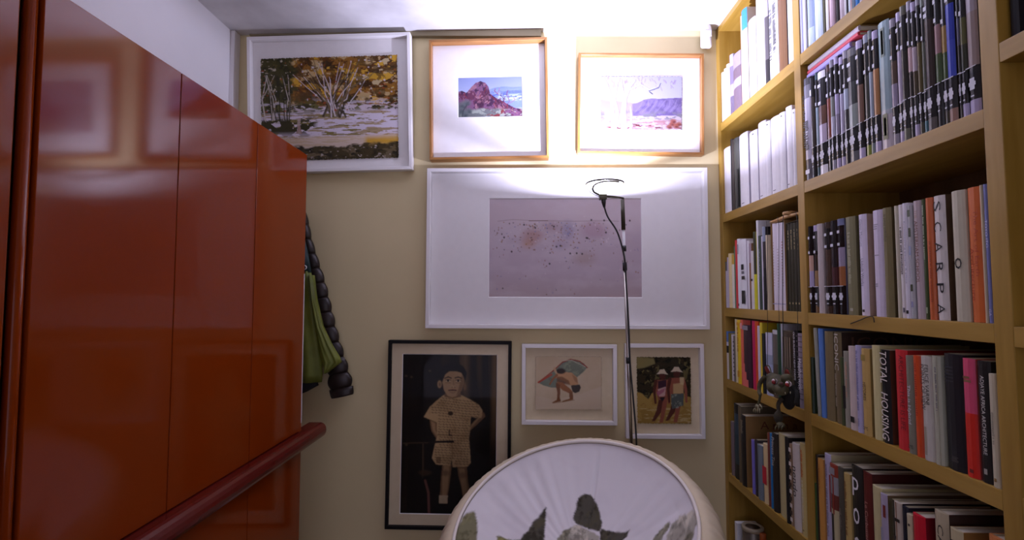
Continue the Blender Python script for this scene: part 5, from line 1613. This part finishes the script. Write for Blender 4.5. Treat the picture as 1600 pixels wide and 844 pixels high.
jp(gj, 'body', ribbon([(424, 405, 486), (450, 404, 490), (490, 402, 494), (530, 400, 500), (560, 400, 503), (585, 400, 504), (597, 400, 503)], JY - .034, .030, 56, .22), olive)
jp(gj, 'shoulder_yoke', ribbon([(348, 440, 472), (362, 430, 474), (380, 420, 478), (400, 410, 482.5), (426, 404, 487)], JY - .034, .032, 18, .04), teal)
jp(gj, 'hem', ribbon([(594, 400, 496), (602, 400, 498), (612, 402, 480), (616, 410, 470)], JY - .034, .024, 18, .08), navy)
jp(gj, 'sleeve', ribbon([(430, 484, 490), (470, 488, 495), (510, 493, 505), (540, 497, 520), (558, 500, 531), (566, 503, 534), (575, 506, 522), (583, 508, 512)], JY - .036, .022, 40, .16), olive)
lo_ = Vector(on_y(475.6, 418, JY - .068)) - gj.location
me = sweep([(lo_.x + .0088 * math.cos(q), lo_.y, lo_.z + .0088 * math.sin(q)) for q in [2 * math.pi * k / 28 for k in range(28)]], .0040, 8, True, .4)
obj('ring_emblem', me, ink(W), gj)
obj('letter_stroke', sweep([(lo_.x - .0185, lo_.y, lo_.z - .004), (lo_.x - .006, lo_.y, lo_.z - .0165)], .0024, 6), ink(W), gj)
pj = empty('puffer_jacket', on_y(486, 340, JY + .03), 'black quilted puffer jacket hanging behind the green jacket', 'jacket')
cen = [(474, 332, 4), (478, 352, 5), (481, 374, 6), (486, 397, 8), (491, 420, 10.5), (497, 443, 12), (502, 466, 12.5), (507, 489, 13), (512, 512, 13.5), (518, 536, 14), (524, 560, 15.5), (529, 584, 17.5), (533, 606, 19.5)]
for i, ((xa, ya_, ra), (xb, yb_, rb)) in enumerate(zip(cen, cen[1:])):
    S_ = []
    for k in range(7):
        t = k / 6
        bul = .82 + .22 * math.sin(math.pi * t)
        x, y, r = xa + (xb - xa) * t, ya_ + (yb_ - ya_) * t, (ra + (rb - ra) * t) * bul
        a, b = Vector(on_y(x - r, y + r * .22, JY + .03)), Vector(on_y(x + r, y - r * .22, JY + .03))
        c, hx = (a + b) / 2, (b - a) / 2
        S_.append([(c + hx * math.cos(q) + Vector((0, .021 * bul * math.sin(q), 0)))[:] for q in [2 * math.pi * j / 14 for j in range(14)]])
    jp(pj, 'baffle', loft(S_), quilt)
S_ = []
for t, k in ((0, 1.0), (.4, .98), (.8, .95), (1, .9)):
    x, y = 533 + 2 * t, 606 + 13 * t
    a, b = Vector(on_y(x - 19 * k, y + 4, JY + .03)), Vector(on_y(x + 19 * k, y - 3, JY + .03))
    c, hx = (a + b) / 2, (b - a) / 2
    S_.append([(c + hx * math.cos(q) + Vector((0, .018 * math.sin(q), 0)))[:] for q in [2 * math.pi * j / 14 for j in range(14)]])
jp(pj, 'cuff', loft(S_), quilt)
jp(pj, 'body', ribbon([(340, 420, 472), (380, 412, 478), (440, 408, 486), (520, 404, 492), (600, 404, 494)], JY + .034, .018, 14, .05), quilt)
a = Vector(on_y(536, 561, JY + .005))
jp(pj, 'logo_patch', box(a.x - .008, a.x + .008, a.y - .002, a.y, a.z - .006, a.z + .008, .0005), new_mat('grey_patch', rgb(120, 116, 116), .6))
hk = empty('coat_hook', on_y(455, 345, WALL_Y), 'small metal coat hook on the wall behind the jackets', 'hook')
hp = hk.location
jp(hk, 'plate', box(hp.x - .02, hp.x + .02, WALL_Y - .004, WALL_Y, hp.z - .03, hp.z + .05, .001), M['metal'])
jp(hk, 'prong', sweep(spline([(hp.x, WALL_Y - .004, hp.z + .03), (hp.x, WALL_Y - .05, hp.z + .02), (hp.x, WALL_Y - .08, hp.z + .05)], 6), .005, 8), M['metal'])

# ------------------------------------------------------------------ motion sensor high on the wall
sp = Vector(on_y(1103, 58, WALL_Y - .03))
sn = empty('motion_sensor', sp, 'small white motion sensor mounted high in the corner by bookcase', 'sensor')
hw, hh_ = .024, .050
S_ = []
for z, d in ((-hh_, .018), (-hh_ * .9, .024), (-hh_ * .3, .028), (hh_ * .55, .028), (hh_ * .95, .022), (hh_, .016)):
    S_.append([(hw * math.cos(q) * min(1, d / .024), -d * max(0, math.sin(q)) + .012 * (math.sin(q) < 0) * -math.sin(q), z) for q in [2 * math.pi * j / 20 for j in range(20)]])
obj('housing', loft(S_), M['whiteplastic'], sn)
obj('lens', box(-.015, .015, -.0295, -.0255, -.012, .018, .002), new_mat('lens_plastic', (.62, .63, .66), .25), sn)
obj('bracket', box(-.014, .014, .008, .0295, -.02, .07, .002), new_mat('grey_bracket', (.22, .21, .17), .6), sn)

# ------------------------------------------------------------------ marionette hanging in front of the fourth shelf
SP = noisy('grey_green_skin', rgb(58, 53, 30), rgb(84, 78, 46), 40, rough=.7, bump=.3)
DKB = new_mat('dark_felt', rgb(26, 24, 18), .9)
PUX = SX - .058


def on_x(px, py, X):
    d = ray(px, py)
    t = X / d[0]
    return Vector((X, d[1] * t, EYE + d[2] * t))


def remeshed(shapes, voxel, smooth=6):
    """Union of ellipsoids and tapered limbs as one smooth body."""
    bm = bmesh.new()
    for s_ in shapes:
        if s_[0] == 'e':
            _, c, r = s_
            g = bmesh.ops.create_icosphere(bm, subdivisions=3, radius=1)
            for vv in g['verts']:
                vv.co = Vector((c[0] + vv.co.x * r[0], c[1] + vv.co.y * r[1], c[2] + vv.co.z * r[2]))
        else:
            _, pts_, rad_ = s_
            tmp = sweep(pts_, rad_, 10)
            bm.from_mesh(tmp)
    me = bpy.data.meshes.new('r')
    bm.to_mesh(me)
    bm.free()
    o = bpy.data.objects.new('r', me)
    COL.objects.link(o)
    md = o.modifiers.new('r', 'REMESH')
    md.mode = 'VOXEL'
    md.voxel_size = voxel
    ms = o.modifiers.new('s', 'SMOOTH')
    ms.iterations = smooth
    ms.factor = .5
    dg = bpy.context.evaluated_depsgraph_get()
    out = bpy.data.meshes.new_from_object(o.evaluated_get(dg))
    bpy.data.objects.remove(o)
    for p in out.polygons:
        p.use_smooth = True
    return out


hd = on_x(1216, 601, PUX)
pu = empty('marionette', hd, 'grey green goblin marionette hanging by threads before the fourth shelf', 'puppet')
o0 = pu.location.copy()
L_ = lambda px, py, dx=0.0: on_x(px, py, PUX + dx) - o0
k_ = 1 / scale_at(PUX, hd.y, hd.z)      # metres per picture pixel at the puppet
fx = Vector((-1, -.25, 0)).normalized()       # where the puppet looks
hs = [('e', (0, 0, 0), (17 * k_, 19 * k_, 16 * k_)), ('e', L_(1212, 606, -.018), (13 * k_, 14 * k_, 11 * k_)), ('e', L_(1220, 609, -.022), (11 * k_, 12 * k_, 9 * k_)), ('e', L_(1207, 590, -.008), (9 * k_, 9 * k_, 8 * k_)), ('e', L_(1229, 592, -.008), (9 * k_, 8 * k_, 8 * k_)), ('e', L_(1221, 601, -.034), (5 * k_, 5 * k_, 4.5 * k_))]
hm_ = remeshed(hs, .0035)
hh2 = obj('head', hm_, SP, pu)
for (px_, py_, s_) in ((1200, 580, -1), (1231, 585, 1)):
    c = L_(px_, py_, .004)
    bm = bmesh.new()
    rim = []
    n_ = 14
    for q in range(n_):
        a = 2 * math.pi * q / n_
        rim.append(bm.verts.new(c + Vector((-.004 * math.cos(a), -6.5 * k_ * math.sin(a) - s_ * 1.5 * k_ * math.cos(a), 8 * k_ * math.cos(a)))))
    inn = bm.verts.new(c + Vector((.005, 0, -1 * k_)))
    for q in range(n_):
        bm.faces.new((rim[q], rim[(q + 1) % n_], inn))
    eo = obj('ear', mesh_from(bm, True), new_mat('dull_red_lining', rgb(120, 36, 24), .8), pu)
    sd = eo.modifiers.new('t', 'SOLIDIFY')
    sd.thickness = .003
    bo_ = [c + Vector((.002, -7.3 * k_ * math.sin(a) - s_ * 1.7 * k_ * math.cos(a), 9 * k_ * math.cos(a))) for a in [2 * math.pi * q / 20 for q in range(20)]]
    obj('ear_rim', sweep(bo_, .0022, 6, True), SP, pu)
for (px_, py_) in ((1210.5, 596), (1232, 600)):
    c = L_(px_, py_, -.030)
    bm = bmesh.new()
    bmesh.ops.create_uvsphere(bm, u_segments=18, v_segments=12, radius=4.3 * k_)
    e = obj('eye', mesh_from(bm, True), new_mat('white_eye', rgb(206, 190, 190), .25), pu, c)
    bm = bmesh.new()
    bmesh.ops.create_uvsphere(bm, u_segments=14, v_segments=10, radius=3.3 * k_)
    obj('iris', mesh_from(bm, True), new_mat('red_iris', rgb(130, 30, 30), .25), e, fx * 1.9 * k_ + Vector((0, -.7 * k_, -.8 * k_)))
    obj('eyelid', sweep([c + fx * .002 + Vector((0, -4.8 * k_ * math.cos(a), 4.6 * k_ * math.sin(a))) for a in [math.pi * q / 10 for q in range(11)]], .0022, 6), SP, pu)
obj('nose', lathe([(0, -.004), (.0045, -.002), (.005, .001), (.003, .004), (0, .005)], 14), new_mat('dark_nose', rgb(70, 30, 28), .5), pu, L_(1221, 600, -.047))
for q in range(5):
    obj('tooth', lathe([(.0016, 0), (.0012, -.004), (.0, -.007)], 8, False), new_mat('ivory_tooth', rgb(180, 170, 140), .4), pu, L_(1203 + 8 * q, 612 + (q % 2), -.030))
armm = [('s', spline([L_(1196, 588, .012), L_(1188, 598, .0), L_(1186, 610, -.006), L_(1188, 618, -.008)], 5), None), ('s', spline([L_(1188, 616, -.008), L_(1186, 628, -.010), L_(1184, 634, -.012)], 5), None)]
arms_ = [('l', armm[0][1], [.008 - .002 * i / 15 for i in range(16)]), ('l', armm[1][1], [.0042 + .001 * i / 10 for i in range(11)])]
obj('arm', remeshed(arms_, .0025, 3), SP, pu)
hnd = [('e', L_(1183.5, 635, -.013), (.006, .011, .008))]
for q in range(4):
    s0 = L_(1180 + 2.6 * q, 638, -.014)
    hnd.append(('l', [s0, s0 + Vector((-.004, (1.5 - q) * .0022, -.008)), s0 + Vector((-.004, (1.5 - q) * .0030, -.018 + .002 * abs(q - 1.5)))], [.0028, .0026, .0014]))
hnd.append(('l', [L_(1187, 632, -.013), L_(1190, 636, -.016), L_(1190.5, 640, -.016)], [.003, .0024, .0014]))
obj('hand', remeshed(hnd, .0013, 3), new_mat('pale_claw', rgb(130, 122, 92), .6), pu)
obj('arm', remeshed([('l', spline([L_(1239, 604, .014), L_(1246, 616, .006), L_(1244, 632, .0)], 5), [.007] * 11)], .0025, 3), DKB, pu)
obj('body', remeshed([('e', L_(1232, 620, .022), (.018, .030, .042)), ('e', L_(1226, 606, .015), (.018, .024, .022))], .004), DKB, pu)
lg = [('l', spline([L_(1222, 622, .002), L_(1216, 632, -.010), L_(1217, 644, -.010)], 5), [.008 - .0025 * i / 10 for i in range(11)]), ('e', L_(1216, 652, -.016), (.014, .0105, .020))]
obj('leg', remeshed(lg, .003, 4), noisy('dark_brown_fur', rgb(44, 38, 26), rgb(66, 58, 40), 40, rough=.8, bump=.3), pu)
ft = [('e', L_(1220, 664, -.022), (.012, .014, .008))]
for q in range(3):
    s0 = L_(1215 + 5 * q, 665, -.026)
    ft.append(('l', [s0, s0 + Vector((-.006, 0, -.006)), s0 + Vector((-.008, 0, -.014))], [.0036, .003, .0016]))
obj('foot', remeshed(ft, .0018, 3), SP, pu)
# the wooden control bar lies on top of the boxed volumes above; its threads run down the shelf edge
gz = Zs[2] + max(m[2] for m in made3[17:25]) + .0030
ybar0, ybar1 = made3[17][0] + .03, made3[24][0] - .012
obj('control_bar', sweep([Vector((SX + .025, ybar0, gz + .007)) - o0, Vector((SX + .025, (ybar0 + ybar1) / 2, gz + .010)) - o0, Vector((SX + .025, ybar1, gz + .007)) - o0], [.004, .0065, .005], 10), M['tan_wood'], pu)
ym_ = made3[20][0]
obj('control_knob', sweep([Vector((SX + .004, ym_, gz + .017)) - o0, Vector((SX + .03, ym_, gz + .020)) - o0, Vector((SX + .06, ym_, gz + .017)) - o0], [.006, .0075, .006], 10), M['tan_wood'], pu)
xf = SX - .006
for (tx, ty, by, bx_, end) in ((1223, gz + .018, 1223, 590, 0), (1199, None, 1199, 582, 0), (1217, None, 1218, 588, 0), (1246, None, 1244, 618, 0)):
    top = Vector((SX + .004, ym_ if ty else y_on_x(tx, SX, Zs[2]), gz + .012))
    yT = y_on_x(tx, xf, Zs[2])
    shelf = Vector((xf, yT, Zs[2] + .002))
    shelf2 = Vector((xf, yT, Zs[2] - TH))
    endp = L_(by, bx_, .004) + o0
    obj('thread', sweep([top - o0, Vector((SX + .002, yT, gz - .02)) - o0, shelf - o0, shelf2 - o0, endp - o0], .0009 if tx != 1223 else .0014, 5), M['cord'], pu)

# a thin dark wire caught over the edge of the third shelf
wv = [on_x(px_, py_, SX - .003) for px_, py_ in ((1329, 506), (1342, 501), (1354, 496), (1362, 494.5), (1365, 497), (1366, 504))]
thing(obj('wire_stay', sweep(spline(wv, 4), .0013, 6), M['cord']), 'thin bent dark wire caught on the third shelf edge, near bay', 'wire')

# ------------------------------------------------------------------ low far shelf: a tin with a taped lid, an orange tube and a white box
z6 = Zs[5] + .0005
X6 = SX + .02
tc = Vector((X6 + .03, y_on_x(1176, X6 + .03, EYE - .92), z6))
ht = .178
tin = empty('tin', tc, 'round tin with ringed lid on the low shelf of the far bay', 'tin')
obj('can', lathe([(.036, 0), (.038, .002), (.038, ht - .012), (.036, ht - .010)], 36), new_mat('dull_tin', rgb(120, 112, 100), .4, .6), tin)
obj('lid', lathe([(.0385, ht - .014), (.041, ht - .012), (.041, ht), (.039, ht + .002), (.029, ht + .002), (.028, ht - .002), (.0, ht - .002)], 36), new_mat('cream_lid', rgb(166, 152, 126), .5), tin)
obj('lid_label', lathe([(.0, ht - .0019), (.0268, ht - .0019), (.0268, ht - .0012), (.012, ht - .0012), (.012, ht - .0002), (.0, ht - .0002)], 36), new_mat('brown_label', rgb(70, 48, 30), .6), tin)
tb_ = Vector((X6 + .05, y_on_x(1192, X6 + .05, EYE - .93), z6))
tube = empty('paint_tube', tb_, 'orange capped tube standing behind the tin on the low shelf', 'tube')
obj('barrel', lathe([(.014, 0), (.015, .002), (.015, .135), (.012, .142)], 20), new_mat('orange_plastic', rgb(196, 110, 40), .5), tube)
obj('cap', lathe([(.011, .1425), (.0125, .144), (.0125, .168), (.010, .172), (0, .172)], 20), new_mat('orange_cap', rgb(170, 84, 30), .5), tube)
cb = Vector((X6 + .006, y_on_x(1153, X6, EYE - .93), z6))
thing(obj('small_carton', box(-.015, .07, -.012, .012, 0, .165, .002), M['whiteplastic'], None, cb), 'narrow white carton beside the tin on the low shelf', 'box')

bpy.context.view_layer.update()
